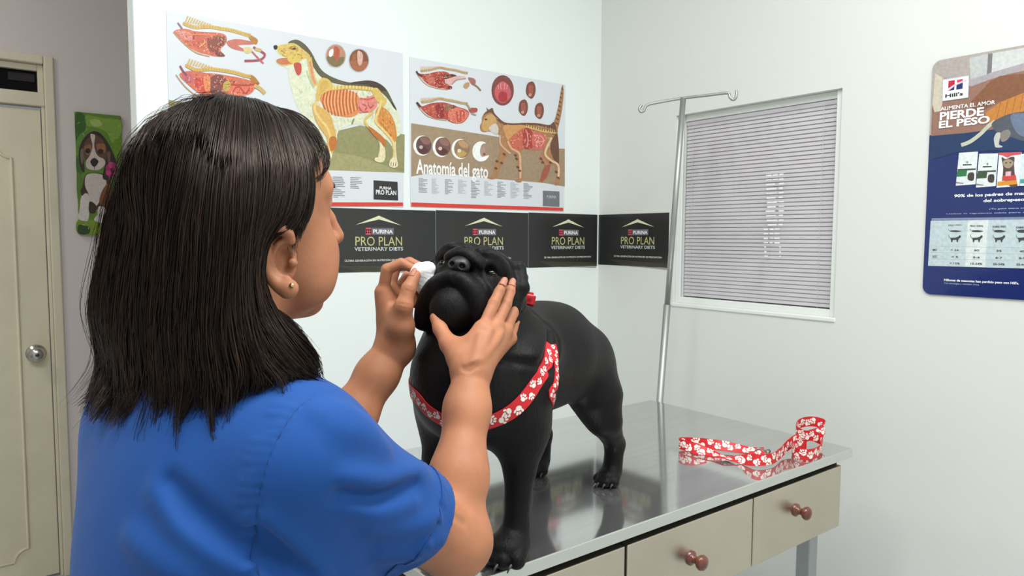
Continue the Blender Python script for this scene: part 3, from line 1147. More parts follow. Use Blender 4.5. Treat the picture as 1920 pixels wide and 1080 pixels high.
text_rows(art, 600, 618, 329, 360, 9, .04, I_GREY)
art.build('fine_print', pd_)
art = Art(BACK, .0030)
art.poly([(700.5, 338), (745.5, 341), (746.5, 376), (700.5, 374)], I_CHAR)
art.text('PURINA', (711, 355), (733, 350.5), I_W, .02)
art.text('PRO PLAN', (704, 364.5), (742, 357.5), I_W, .02)
art.build('logo_block', pd_)
art = Art(BACK, .0030)
art.poly([(313, 379), (755.5, 379.5), (756, 386.5), (313, 386)], I_BARRED)
art.build('red_bottom_bar', pd_)

# ---- cat anatomy sheet
pc = empty('anatomy_poster', tuple(BACK.at(BACK.sz(912, 60)[0], BACK.sz(912, 396)[1])), 'white anatomy poster of a cat titled Anatomía del gato', 'poster')
sheet(BACK, (767.5, 107), (1057, 396.5), .0012, .0012, M_PAPER, 'sheet', pc)
art = Art(BACK, .0026)
art.poly([(771, 231), (880, 248), (925, 255), (1000, 268), (1030, 278), (1059, 279), (1059, 350), (1020, 343), (960, 338), (900, 333), (850, 327), (800, 326), (771, 331)], I_TAN)
art.build('ground_print', pc)
art = Art(BACK, .0030)
I_CF, I_CF2 = ink(176, 128, 88), ink(112, 76, 58)
art.poly(Z4([(50, 560), (45, 520), (60, 490), (62, 450), (85, 410), (105, 395), (97, 365), (118, 385), (150, 370), (165, 410), (200, 450), (250, 490), (330, 500), (430, 495), (540, 500), (630, 515), (665, 490), (690, 420), (710, 330), (735, 190), (748, 190), (750, 270), (735, 400), (715, 500), (700, 570), (705, 680), (715, 830), (720, 1000), (695, 1025), (670, 1015), (690, 960), (685, 880), (640, 850), (610, 950), (570, 1000), (535, 985), (580, 940), (590, 850), (560, 770), (580, 720), (480, 735), (400, 720), (395, 880), (400, 985), (370, 1000), (340, 985), (365, 960), (355, 800), (310, 740), (280, 770), (230, 850), (200, 920), (170, 970), (120, 970), (110, 955), (150, 940), (170, 850), (210, 740), (215, 620), (190, 590), (130, 570), (80, 575)]), I_CF, 3)
art.poly(Z4([(70, 440), (90, 410), (105, 395), (97, 365), (118, 385), (150, 372), (165, 412), (200, 452), (250, 492), (330, 502), (430, 496), (540, 502), (630, 516), (668, 490), (690, 560), (640, 545), (540, 520), (430, 515), (330, 520), (240, 510), (180, 465), (140, 410), (90, 425)]), I_CF2, 3)
art.speck(Z4([(60, 520), (110, 420), (200, 460), (330, 510), (630, 525), (690, 580), (700, 700), (600, 720), (400, 710), (300, 720), (215, 620), (120, 565)]), [ink(208, 166, 118), ink(120, 82, 60), ink(150, 104, 74), ink(222, 190, 150)], 170, 2.0, 14)
art.poly(Z4([(690, 580), (708, 660), (712, 830), (690, 850), (650, 760), (640, 680)]), I_CF2, 4)
for i in range(9):
    t = i / 8
    x, y = 693 + 47 * t, 500 - 290 * t
    art.line(Z4([(x - 14 + 8 * t, y - 6), (x + 14 - 8 * t, y + 8)]), 2.2, I_CF2, smooth=0, new=i == 0)
art.poly(Z4([(60, 520), (75, 470), (110, 430), (150, 425), (185, 470), (170, 540), (120, 565), (70, 560)]), ink(206, 164, 104), 4)
art.oval(*Z4([(95, 468)])[0], 2.4, 1.8, I_DK)
art.poly(Z4([(120, 545), (175, 500), (200, 545), (185, 600)]), ink(216, 206, 192), 4)
art.poly(Z4([(245, 520), (330, 515), (430, 520), (440, 600), (340, 660), (280, 640), (255, 590)]), ink(212, 156, 96), 4)
art.poly(Z4([(290, 640), (350, 580), (420, 540), (440, 620), (420, 700), (360, 730), (310, 690)]), ink(206, 108, 84), 4)
art.poly(Z4([(420, 545), (480, 560), (500, 640), (480, 710), (410, 700)]), ink(178, 66, 58), 4)
art.poly(Z4([(490, 580), (560, 585), (600, 620), (590, 700), (540, 725), (490, 700)]), ink(214, 110, 100), 4)
for pts in ([(500, 600), (560, 610), (580, 650), (520, 660), (530, 700)], [(510, 690), (560, 690), (590, 640)], [(440, 570), (450, 640), (440, 700)]):
    art.line(Z4(pts), 1.8, ink(236, 164, 150))
art.speck(Z4([(290, 640), (350, 580), (440, 550), (600, 600), (590, 700), (480, 715), (360, 725)]), [ink(238, 180, 164), ink(150, 48, 46), ink(220, 120, 104), ink(244, 206, 190)], 90, 1.7, 15)
sp = spline(Z4([(430, 520), (500, 540), (570, 560), (640, 570), (690, 575)]), 7)
art.line(sp, 5.5, ink(224, 190, 120), smooth=0)
for i in range(0, len(sp), 2):
    art.oval(sp[i][0], sp[i][1] - 1.5, 1.3, 2.6, ink(140, 96, 56), 8, new=i == 0)
art.line(Z4([(215, 600), (220, 680), (300, 755)]), 3.2, ink(214, 178, 150))
art.line(Z4([(280, 650), (310, 710), (375, 755), (385, 850), (385, 965)]), 4, ink(226, 176, 140))
art.line(Z4([(650, 620), (595, 750), (640, 810), (705, 855), (705, 970)]), 4, ink(232, 196, 160))
art.line(Z4([(560, 770), (600, 840), (625, 880)]), 3, ink(200, 130, 104))
art.poly(Z4([(590, 870), (640, 850), (615, 940), (575, 985), (555, 970)]), ink(166, 92, 70), 4)
for x, y in ((190, 820), (228, 835), (180, 880), (250, 760), (355, 800), (365, 870), (690, 910), (705, 960), (560, 800), (575, 830), (345, 770), (380, 900), (640, 830)):
    q = Z4([(x, y)])[0]
    art.oval(q[0], q[1], 3.2, 2.0, I_CF2, 12, new=False, rot=.5)
art.build('cat_print', pc)
art = Art(BACK, .0030)
organ_strip(art, Z3, dict(body=[(95, 215), (160, 235), (260, 235), (400, 205), (520, 200), (600, 230), (640, 290), (540, 320), (530, 370), (640, 440), (600, 480), (500, 460), (380, 440), (260, 390), (160, 290)],
    blobs=[([(380, 260), (500, 240), (530, 320), (520, 440), (430, 455), (370, 380)], ink(164, 50, 44)), ([(250, 270), (360, 260), (370, 380), (280, 380)], ink(206, 110, 92)),
           ([(520, 250), (610, 260), (580, 310), (530, 310)], ink(84, 50, 50)), ([(620, 240), (710, 260), (715, 310), (650, 300)], ink(84, 50, 46)),
           ([(530, 340), (620, 300), (720, 270), (860, 280), (740, 310), (650, 400), (570, 390)], ink(226, 180, 176)), ([(580, 430), (640, 430), (640, 470), (590, 475)], ink(116, 36, 36)),
           ([(820, 430), (850, 380), (910, 370), (910, 430), (860, 470)], ink(196, 154, 110)), ([(900, 290), (1000, 320), (1010, 390), (960, 410), (910, 340)], ink(172, 108, 96))],
    spine=[(160, 190), (300, 175), (440, 140), (560, 160), (700, 180), (800, 210), (890, 225)], sw=4.5, spikes=((160, 180), (420, 140), 10, 60, 5), under=[(110, 260), (240, 400), (400, 460), (580, 485)],
    lines=[([(90, 195), (120, 245), (180, 270)], 3.4, ink(96, 44, 48)), ([(960, 390), (1040, 440), (1090, 500)], 3, ink(140, 112, 84)), ([(640, 400), (720, 330), (860, 310)], 1.8, ink(186, 140, 130))]), True)
organ_strip(art, Z3, dict(body=[(100, 680), (180, 740), (300, 700), (440, 680), (560, 690), (700, 740), (860, 790), (910, 850), (880, 930), (800, 1000), (680, 1005), (590, 970), (540, 940), (400, 930), (280, 880), (180, 790)],
    blobs=[([(400, 720), (500, 720), (520, 900), (430, 920), (390, 840)], ink(150, 48, 50)), ([(270, 760), (370, 730), (380, 860), (290, 870)], ink(200, 90, 76)),
           ([(530, 730), (610, 720), (630, 790), (560, 810)], ink(140, 110, 84)), ([(600, 810), (720, 760), (860, 810), (900, 870), (820, 980), (690, 1000), (590, 940)], ink(226, 126, 104)),
           ([(910, 770), (1030, 770), (1030, 830), (930, 840)], ink(176, 84, 80)), ([(640, 720), (720, 750), (640, 780)], ink(130, 70, 50))],
    spine=[(170, 675), (300, 660), (440, 620), (560, 640), (700, 665), (800, 690), (890, 700)], sw=4.5, spikes=((165, 660), (420, 620), 10, 50, 5), under=[(110, 730), (240, 880), (400, 940), (560, 960)],
    lines=[([(95, 680), (150, 750)], 4, ink(80, 40, 48)), ([(720, 820), (730, 960), (780, 960), (780, 820), (830, 830), (830, 940)], 2, ink(190, 66, 60)), ([(870, 700), (930, 790)], 3.5, ink(176, 150, 120)), ([(940, 850), (1020, 880)], 2.6, ink(170, 150, 150))]), True)
art.build('organ_print', pc)
art = Art(BACK, .0030)
x, y = 942.5, 169.5
art.oval(x, y, 21, 28.5, ink(130, 70, 66))
art.poly([(x - 13, y - 6), (x, y - 17), (x + 13, y - 6), (x + 15, y + 12), (x, y + 24), (x - 14, y + 12)], ink(206, 96, 104), 5)
art.poly([(x - 7, y + 6), (x, y + 2), (x + 8, y + 6), (x + 7, y + 20), (x - 6, y + 20)], ink(178, 54, 60), 5)
for dx in (-9, -4, 4, 9):
    art.line([(x + dx, y - 16 + abs(dx) * .6), (x + dx * .8, y - 2)], 1.6, ink(226, 158, 158), new=dx == -9)
for cx, cy, s, r in ((995, 169, 1, .1), (981, 202, .95, .2), (1011, 208, .95, -.1)):
    art.poly([(cx - 9 * s, cy + 2), (cx - 6 * s, cy - 12 * s), (cx + 4 * s, cy - 16 * s), (cx + 9 * s, cy - 6 * s), (cx + 8 * s, cy + 8 * s), (cx + 2, cy + 16 * s), (cx - 6 * s, cy + 11 * s)], ink(128, 76, 62), 5)
    art.poly([(cx - 4 * s, cy - 8 * s), (cx + 4 * s, cy - 8 * s), (cx + 4 * s, cy + 6 * s), (cx - 2 * s, cy + 9 * s)], ink(170, 92, 76), 5)
    art.oval(cx - 1, cy + 9 * s, 3.2 * s, 3 * s, ink(206, 150, 136), 14)
art.build('organ_detail_print', pc)
art = Art(BACK, .0030)
for i, (cx, cy) in enumerate(((793.5, 273), (829.5, 275.5), (865, 279.5), (904, 284))):
    art.oval(cx - 2, cy, 16.5, 19, I_W)
    if i < 3:
        art.oval(cx + 1, cy - .5, 14.5, 17.3, [ink(104, 72, 74), ink(120, 84, 76), ink(150, 122, 88)][i])
        art.poly([(cx - 6, cy - 14), (cx + 4, cy - 16), (cx + 13, cy - 8), (cx + 10, cy - 2), (cx, cy - 4)], [ink(142, 100, 92), ink(150, 106, 96), ink(190, 150, 110)][i], 5)
        art.poly([(cx - 9, cy + 6), (cx, cy + 2), (cx + 10, cy + 8), (cx + 2, cy + 15), (cx - 7, cy + 13)], [ink(88, 48, 48), ink(92, 52, 46), ink(196, 160, 96)][i], 5)
        art.oval(cx - 4, cy + 3, 3.6, 3.4, [ink(206, 180, 172), ink(226, 196, 190), ink(232, 226, 210)][i], 14)
    else:
        art.poly([(cx + 1, cy - 14), (cx + 14, cy - 13), (cx + 16, cy + 4), (cx + 8, cy + 8), (cx - 1, cy + 9), (cx - 4, cy - 2)], I_TAN, 4)
        art.poly([(cx - 3, cy - 6), (cx + 6, cy - 9), (cx + 4, cy + 2), (cx + 8, cy + 6), (cx - 2, cy + 8)], ink(180, 150, 140), 4)
        art.oval(cx + 4, cy + 5, 2.6, 2.2, I_RED2, 12)
art.build('eye_detail_print', pc)
art = Art(BACK, .0032)
art.text('Anatomía del gato', (779.5, 334.5), (914, 309), I_W, .022)
art.build('poster_title', pc)
art = Art(BACK, .0030)
for i in range(9):
    x = 785 + i * 24.6
    y = 333 + i * 1.2
    text_rows(art, x, x + 17, y, y + rr.uniform(26, 36), 12, .03, I_LGREY if i % 2 else I_GREY)
art.build('fine_print', pc)
art = Art(BACK, .0030)
art.poly([(1018, 357.5), (1049, 359), (1049, 388), (1018, 386.5)], ink(118, 120, 124))
art.text('PURINA', (1024, 371.5), (1042, 367), I_LGREY, .02)
art.build('logo_block', pc)
art = Art(BACK, .0030)
art.poly([(771, 379.5), (1056, 389.5), (1056, 395.5), (771, 387)], I_BARRED)
art.build('red_bottom_bar', pc)

# ---- dark banner panels
M_BAN = mat('dark_banner_vinyl', srgb(47, 47, 46), 0.22, noise=(4, .06))
I_GOLD, I_GOLD2 = ink(200, 193, 134), ink(226, 226, 190)


def banner(plane, x0, x1, yt, yb, cx, sc, label, sq=1.0):
    """one panel between photo columns x0..x1; cx centre of the print, sc print scale"""
    t = empty('wall_banner', tuple(plane.at(plane.sz((x0 + x1) / 2, yb[0])[0], plane.sz(x0, yb[0])[1])), label, 'banner', 'dark banner panels in a row')
    s0, s1 = plane.sz(x0, 450)[0], plane.sz(x1, 450)[0]
    z1 = (plane.sz(x0, yt[0])[1] + plane.sz(x1, yt[1])[1]) / 2
    z0 = (plane.sz(x0, yb[0])[1] + plane.sz(x1, yb[1])[1]) / 2
    bm = bmesh.new()
    a, b = plane.at(s0, z0, .0004), plane.at(s1, z1, .0014)
    box(bm, np.minimum(a, b), np.maximum(a, b))
    obj('panel', bm, t, M_BAN)
    sc_, zc = plane.sz(cx, 450)[0], (z0 + z1) / 2
    H = z1 - z0
    art = Art(plane, .0017)
    def q(u, v):
        return (sc_ + u * H * sq, zc + v * H)
    art.polysz([q(-.42, .245), q(0, .395), q(.42, .245), q(0, .335)], I_GOLD2)
    art.build('roof_emblem', t)
    def tx(s, u0, u1, v0, v1, m, bold):
        v, f = text_mesh(s, bold)
        lo, hi = v.min(0), v.max(0)
        w = hi - lo
        A = Art(plane, .0017)
        A.k = 1
        A.v = [tuple(plane.at(*q(u0 + (x - lo[0]) / w[0] * (u1 - u0), v0 + (y - lo[1]) / w[1] * (v1 - v0)), A.off() + .0001)) for x, y in v]
        A.f, A.m, A.mi = [list(g) for g in f], [m], [0] * len(f)
        return A
    A = Art(plane, .0017)
    A.polysz([q(-.245, .09), q(-.145, .09), q(-.145, .20), q(-.245, .20)], ink(214, 92, 102))
    for u, v in ((-.228, .165), (-.195, .165), (-.162, .165), (-.228, .125), (-.195, .125), (-.162, .125)):
        A.polysz([q(u - .010, v - .014), q(u + .010, v - .014), q(u + .010, v + .014), q(u - .010, v + .014)], I_W, new=False)
    A.polysz([q(-.135, .09), q(.275, .09), q(.275, .20), q(-.135, .20)], ink(112, 110, 118))
    v, f = text_mesh('PURINA', .02)
    lo, hi = v.min(0), v.max(0)
    i0 = len(A.v)
    A.k += 2
    A.v += [tuple(plane.at(*q(-.11 + (x - lo[0]) / (hi - lo)[0] * .365, .11 + (y - lo[1]) / (hi - lo)[1] * .065), A.off())) for x, y in v]
    A.f += [[i0 + j for j in g] for g in f]
    A.mi += [A._m(I_W)] * len(f)
    A.build('brand_badge', t)
    tx('PRO PLAN', -.43, .43, -.085, .06, I_GOLD, .0).build('gold_lettering', t)
    tx('VETERINARY DIETS', -.45, .45, -.165, -.105, ink(206, 208, 204), .02).build('white_lettering', t)
    tx('ÚLTIMA GENERACIÓN EN NUTRICIÓN DE PRESCRIPCIÓN', -.62, .62, -.335, -.295, ink(214, 214, 206), .02).build('fine_lettering', t)
    art = Art(plane, .0017)
    hs = min(s1 - s0, H * 1.6)
    for i in range(7):
        v = -.38 - i * .016
        du = .10 * i
        sl, sr = max(s0 + .003, sc_ - H * .7 + du * H * .5), min(s1 - .003, sc_ + H * .75)
        art.polysz([(sl, zc + (v - .012) * H), (sr, zc + (v - .055) * H), (sr, zc + (v - .061) * H), (sl, zc + (v - .016) * H)], ink(92, 84, 56), new=i == 0)
    art.build('gold_streaks', t)
    return t


def band(x):
    """top and bottom rows of the banner on the poster wall at column x"""
    return 390 + (x - 625) * .0245, 511 - (x - 640) * .0262


for x0, x1, cx, lab in ((596, 816.6, 710.5, 'dark banner panel under the dog poster, beside the woman\'s face'),
                        (817.4, 990, 907, 'dark banner panel directly behind the pug\'s head'),
                        (990.7, 1119, 1065, 'dark banner panel ending at the room corner, right of the pug\'s head')):
    (ta, ba), (tb, bb) = band(x0), band(x1)
    banner(BACK, x0, x1, (ta, tb), (ba, bb), cx, 1, lab, .96)
banner(RIGHT, 1121, 1254, (403, 398.5), (498, 499.5), 1195.5, 1, 'dark banner panel on the window wall beside the drip pole', .98)

# ---- blue weight poster on the window wall
pb = empty('wall_poster', tuple(RIGHT.at(RIGHT.sz(1850, 300)[0], RIGHT.sz(1730, 551)[1])), 'dark blue poster with rounded corners about cat weight, right of the window', 'poster')
sL, zT = RIGHT.sz(1742, 300)[0], RIGHT.sz(1765, 113)[1]
zB = RIGHT.sz(1735, 551)[1]
sR = RIGHT.sz(2052, 300)[0]
M_BLUE = mat('blue_poster_board', srgb(24, 40, 104), 0.22, coat=.3)
bm = bmesh.new()
pts, rad = [], .02
for cx, cz, a0 in ((sR - rad, zT - rad, 0), (sL + rad, zT - rad, 90), (sL + rad, zB + rad, 180), (sR - rad, zB + rad, 270)):
    pts += [(cx + rad * math.cos(math.radians(a0 + t)), cz + rad * math.sin(math.radians(a0 + t))) for t in range(0, 91, 15)]
A_ = [bm.verts.new(RIGHT.at(s, z, .004)) for s, z in pts]
B_ = [bm.verts.new(RIGHT.at(s, z, .0005)) for s, z in pts]
bm.faces.new(A_)
bm.faces.new(B_[::-1])
for i in range(len(A_)):
    j = (i + 1) % len(A_)
    bm.faces.new((A_[j], A_[i], B_[i], B_[j]))
bmesh.ops.recalc_face_normals(bm, faces=bm.faces[:])
obj('board', bm, pb, M_BLUE)
art = Art(RIGHT, .0043)
zS = RIGHT.sz(1745, 254)[1]              # lower edge of the room photograph
top_edge = [p for p in pts if p[1] > zT - rad - 1e-6]
art.polysz([(sR, zS)] + top_edge + [(sL, zS)], ink(176, 166, 160))
art.poly(ZH1([(460, 480), (620, 560), (760, 580), (1000, 500), (1200, 440), (1390, 400), (1500, 380), (1700, 560), (1700, 1000), (1300, 1120), (900, 1140), (290, 1190), (300, 850), (340, 700)]), ink(150, 112, 96))
art.poly(ZH1([(340, 430), (330, 560), (310, 800), (330, 890), (400, 880), (430, 760), (430, 480)]), ink(206, 196, 176))
art.poly(ZH1([(750, 245), (970, 195), (960, 440), (760, 500)]), ink(192, 194, 192))
art.poly(ZH1([(970, 195), (1025, 190), (1015, 400), (975, 480), (955, 440)]), ink(124, 120, 122))
art.poly(ZH1([(1025, 190), (1420, 120), (1420, 300), (1010, 430)]), ink(206, 208, 206))
art.poly(ZH1([(1010, 420), (1420, 300), (1420, 360), (1100, 460), (760, 590), (760, 520)]), ink(172, 164, 170))
art.poly(ZH1([(770, 760), (1000, 520), (1110, 460), (1420, 430), (1700, 420), (1700, 760), (1120, 760), (900, 880), (780, 900)]), ink(134, 88, 62))
art.poly(ZH1([(940, 900), (1120, 770), (1420, 650), (1700, 560), (1700, 900), (1420, 890), (1200, 940), (1040, 1010), (960, 1010)]), ink(196, 128, 58))
for i in range(4):
    x = 1120 + i * 90
    art.line(ZH1([(x, 770 - i * 36), (x - 50, 980 - i * 22)]), 1.2, ink(158, 98, 44), smooth=0, new=i == 0)
art.build('room_photo_print', pb)
art = Art(RIGHT, .0050)
art.poly(ZH2([(280, 95), (700, 60), (1000, 20), (1900, -60), (1900, 300), (1400, 270), (1000, 270), (560, 300), (280, 380)]), ink(34, 58, 96))
# tail, paw and haunch of a grey cat
art.line(ZH2([(650, 205), (760, 160), (880, 70), (960, -10), (1050, -80)]), 7, ink(196, 196, 176))
art.poly(ZH1([(1010, 1040), (1110, 960), (1240, 910), (1420, 880), (1900, 800), (1900, 1250), (1420, 1240), (1250, 1190), (1120, 1180)]), ink(84, 88, 96), 3)
art.poly(ZH1([(1240, 930), (1420, 900), (1650, 880), (1650, 1180), (1420, 1190), (1300, 1120)]), ink(110, 122, 146), 4)
art.poly(ZH2([(1040, 120), (1070, 60), (1120, 60), (1110, 130), (1100, 195), (1140, 215), (1130, 230), (1060, 230), (1045, 180)]), ink(196, 194, 184), 4)
art.poly(ZH2([(1120, 60), (1200, 20), (1240, 60), (1200, 140), (1130, 160)]), ink(138, 130, 124), 4)
art.build('cat_print', pb)
art = Art(RIGHT, .0056)
art.poly(ZH1([(425, 500), (745, 450), (735, 720), (420, 765)]), I_LGREY)
art.poly(ZH1([(435, 510), (738, 462), (730, 712), (430, 752)]), I_W)
art.poly(ZH1([(498, 520), (575, 508), (572, 560), (494, 610)]), ink(190, 30, 60))
art.poly(ZH1([(600, 505), (670, 495), (668, 520), (600, 545)]), ink(214, 70, 90))
art.poly(ZH1([(510, 622), (572, 575), (565, 628), (500, 638)]), ink(30, 44, 110))
art.poly(ZH1([(594, 560), (670, 530), (665, 612), (590, 625)]), ink(30, 44, 110))
art.line(ZH1([(485, 640), (580, 570), (715, 512)]), 2.2, ink(236, 190, 214))
a, b = ZH1([(470, 726), (686, 650)])
art.text("Hill's", a, b, I_CHAR, .035)
art.build('brand_badge', pb)
art = Art(RIGHT, .0056)
art.text_l('ALIMENTA EL AMOR', 1765, 208.5, 201.5, 1868, I_W, .02)
art.text_l('PIERDE', 1763.5, 226.5, 211.5, 1847, I_W, .035)
art.text_l('EL PESO', 1762, 241.5, 228, 1858, I_W, .035)
art.build('white_headline', pb)
art = Art(RIGHT, .0050)
for ox in (0, 240):
    dy = 0 if ox == 0 else 22
    def T(l, ox=ox, dy=dy):
        return ZH2([(x + ox, y + dy) for x, y in l])
    art.poly(T([(625, 285), (850, 280), (820, 670), (585, 688)]), ink(226, 232, 230))
    art.poly(T([(608, 490), (825, 480), (822, 500), (606, 510)]), ink(70, 78, 66))
    art.poly(T([(605, 508), (722, 500), (710, 575), (592, 582)]), ink(46, 118, 72) if ox == 0 else ink(64, 84, 58))
    art.poly(T([(735, 540), (800, 535), (795, 625), (730, 615)]), ink(66, 62, 58), 3)
    art.poly(T([(668, 432), (775, 430), (772, 445), (668, 448)]), I_CHAR)
    art.oval(*T([(722, 408)])[0], 2, 2.6, I_GREY, 12)
    art.poly(T([(590, 640), (680, 655), (670, 665), (588, 660)]), ink(150, 130, 150))
art.poly(ZH2([(1100, 305), (1370, 290), (1340, 690), (1070, 712)]), ink(232, 236, 238))
art.poly(ZH2([(1095, 295), (1370, 285), (1360, 315), (1250, 330), (1200, 355), (1150, 330), (1100, 320)]), ink(206, 84, 90))
art.poly(ZH2([(1130, 350), (1180, 370), (1240, 345), (1285, 350), (1280, 440), (1290, 560), (1320, 690), (1240, 700), (1150, 600), (1150, 470)]), ink(88, 72, 66), 3)
art.poly(ZH2([(1150, 400), (1210, 370), (1270, 400), (1260, 450), (1210, 480), (1160, 455)]), ink(166, 148, 124), 4)
art.oval(*ZH2([(1185, 415)])[0], 1.6, 1.3, I_BLK, 10)
art.oval(*ZH2([(1235, 412)])[0], 1.6, 1.3, I_BLK, 10, new=False)
art.poly(ZH2([(1140, 570), (1300, 560), (1310, 620), (1135, 630)]), ink(206, 74, 60))
art.poly(ZH2([(1180, 520), (1245, 515), (1240, 570), (1175, 575)]), ink(230, 180, 190))
art.poly(ZH2([(1085, 640), (1310, 620), (1320, 670), (1080, 690)]), ink(220, 146, 50))
art.poly(ZH2([(1360, 310), (1600, 290), (1590, 690), (1345, 690)]), ink(216, 230, 232))
art.poly(ZH2([(1352, 610), (1590, 600), (1590, 650), (1350, 660)]), ink(70, 160, 150))
art.build('food_bag_print', pb)
art = Art(RIGHT, .0050)
art.text('90% de los padres de mascotas', (1790.5, 372), (1955, 358), I_W, .03)
art.text('del sobrepeso con', (1845, 381), (1948, 370), I_W, .03)
art.text('¿Tu gato tiene sobrepeso', (1856, 393.5), (1958, 388), ink(190, 200, 226), .015)
art.text('Utiliza la siguiente tabla para evaluar', (1776, 402.5), (1958, 396.5), ink(190, 200, 226), .015)
art.build('white_paragraph', pb)
art = Art(RIGHT, .0050)
art.poly(ZH3([(285, 55), (1320, 40), (2000, 20), (2000, 80), (1320, 70), (275, 85)]), ink(128, 140, 166))
art.poly(ZH3([(270, 85), (1320, 70), (2000, 62), (2000, 650), (1320, 620), (240, 590)]), ink(196, 210, 214))
art.poly(ZH3([(690, 78), (920, 75), (880, 608), (655, 600)]), ink(222, 228, 226))
for y in (370, 440, 512):
    art.line(ZH3([(270, y), (1990, y + 30)]), .5, ink(160, 172, 178), smooth=0, new=y == 370)
for i, x in enumerate((550, 795, 1048, 1310, 1570)):
    wd = [.78, .9, 1.1, 1.35, 1.55][i]
    dk = ink(66, 72, 76)
    def T(l, x=x):
        return ZH3([(x + a, b) for a, b in l])
    art.poly(T([(-60, 200 - 8 * wd), (0, 200 - 13 * wd), (45, 195), (70, 200), (45, 208), (0, 200 + 13 * wd), (-55, 200 + 8 * wd)]), dk, 3)
    art.line(T([(-60, 202), (-75, 190), (-78, 175)]), .7, dk)
    art.poly(T([(-62, 275), (0, 272), (30, 262), (45, 245), (60, 252), (58, 270), (40, 285), (30, 300), (25, 325), (14, 325), (8, 290 + 8 * wd), (-30, 292 + 10 * wd), (-38, 325), (-50, 325), (-52, 300)]), dk)
    art.line(T([(-58, 278), (-75, 262), (-76, 238)]), .8, dk)
    h = [('BAJO PESO', '< 26', '< 5', '< 15%'), ('PESO IDEAL', '30', '5-6', '15-24%'), ('SOBRE PESO', '35', '6-7', '25-34%'), ('OBESO', '40', '8-9', '35-44%'), ('OBESO', '45', '9', '45%')][i]
    sy = (x - 550) * .03
    art.text(h[0], ZH3([(x - 72, 146 + sy)])[0], ZH3([(x + 80, 124 + sy)])[0], dk, .02)
    for j, yy in enumerate((412, 490, 562)):
        w = 12 + 9 * len(h[j + 1])
        art.text(h[j + 1], ZH3([(x - w, yy + 10 + sy * .6)])[0], ZH3([(x + w, yy - 10 + sy * .6)])[0], dk, .02)
art.text('IMC', (1750.5, 470), (1759, 466.5), ink(66, 72, 76), .02)
art.text('GCC', (1750, 482.5), (1759, 479), ink(66, 72, 76), .02)
art.build('weight_table', pb)
art = Art(RIGHT, .0050)
art.text('Millones de mascotas han perdido peso con Hill\'s.', (1771.5, 528), (1912, 528.5), I_W, .03)
art.text('Con estrategias y nutrición clínica.', (1771.5, 533), (1838, 532), ink(160, 170, 200), .01)
art.build('white_footer', pb)

# ---- puppy picture in the hall
pp = empty('puppy_picture', tuple(DOORW.at(DOORW.sz(183, 300)[0], DOORW.sz(147, 439)[1])), 'narrow green picture of a sitting puppy, on the wall between door and woman', 'picture')
s0, z1 = DOORW.sz(139, 210)
s1, z0 = DOORW.sz(228, 300)[0], DOORW.sz(147, 439)[1]
obj('canvas', nbox((s0, DY - .016, z0), (s1, DY - .001, z1), .002), pp, ink(96, 134, 44))
art = Art(DOORW, .0165)
rr2 = random.Random(9)
def inside(pts):
    return [(min(max(x, 140.5), 227.0), y) for x, y in pts]
for pts, c in (([(90, 95), (160, 110), (165, 220), (120, 260), (92, 300)], (52, 98, 34)), ([(170, 110), (300, 130), (440, 150), (440, 260), (380, 330), (330, 240), (240, 200), (180, 190)], (126, 160, 60)),
               ([(200, 150), (260, 140), (300, 180), (240, 200)], (164, 186, 104)), ([(380, 330), (440, 270), (438, 430), (400, 420)], (104, 140, 30)), ([(95, 420), (125, 480), (140, 560), (100, 560)], (66, 104, 38)),
               ([(100, 560), (140, 600), (130, 700), (105, 760)], (92, 126, 44)), ([(110, 920), (240, 930), (330, 950), (300, 1030), (112, 1030)], (122, 146, 44)), ([(115, 960), (200, 980), (190, 1030), (114, 1030)], (48, 70, 36)),
               ([(340, 930), (420, 940), (420, 1030), (320, 1030)], (110, 90, 50))):
    art.poly(inside(ZP(pts)), ink(*c, rough=.6), 4)
art.speck([(141, 214), (226, 224), (227, 330), (227, 438), (149, 437)], [ink(120, 160, 60), ink(70, 116, 40), ink(150, 180, 90), ink(84, 130, 44)], 90, 3.0, 21, smooth=0)
D_ = lambda *c: ink(*c, rough=.6)
art.poly(ZP([(150, 620), (190, 560), (320, 570), (360, 640), (380, 720), (390, 800), (350, 850), (200, 830), (140, 760)]), D_(74, 50, 36), 4)
art.poly(ZP([(170, 580), (230, 560), (310, 580), (330, 650), (300, 720), (270, 790), (240, 820), (200, 800), (190, 720), (165, 660)]), D_(206, 194, 186), 4)
art.poly(ZP([(300, 690), (350, 640), (385, 720), (380, 810), (320, 820), (275, 780)]), D_(122, 74, 40), 4)
art.poly(ZP([(135, 740), (185, 720), (195, 800), (190, 920), (150, 930), (110, 910), (120, 850)]), D_(214, 206, 198), 4)
art.poly(ZP([(270, 820), (320, 830), (320, 900), (300, 945), (240, 930), (240, 905), (260, 880)]), D_(210, 200, 196), 4)
art.poly(ZP([(200, 780), (250, 810), (240, 870), (195, 860)]), D_(60, 40, 28), 4)
art.poly(ZP([(130, 690), (160, 650), (165, 700), (140, 735)]), D_(62, 40, 30), 4)
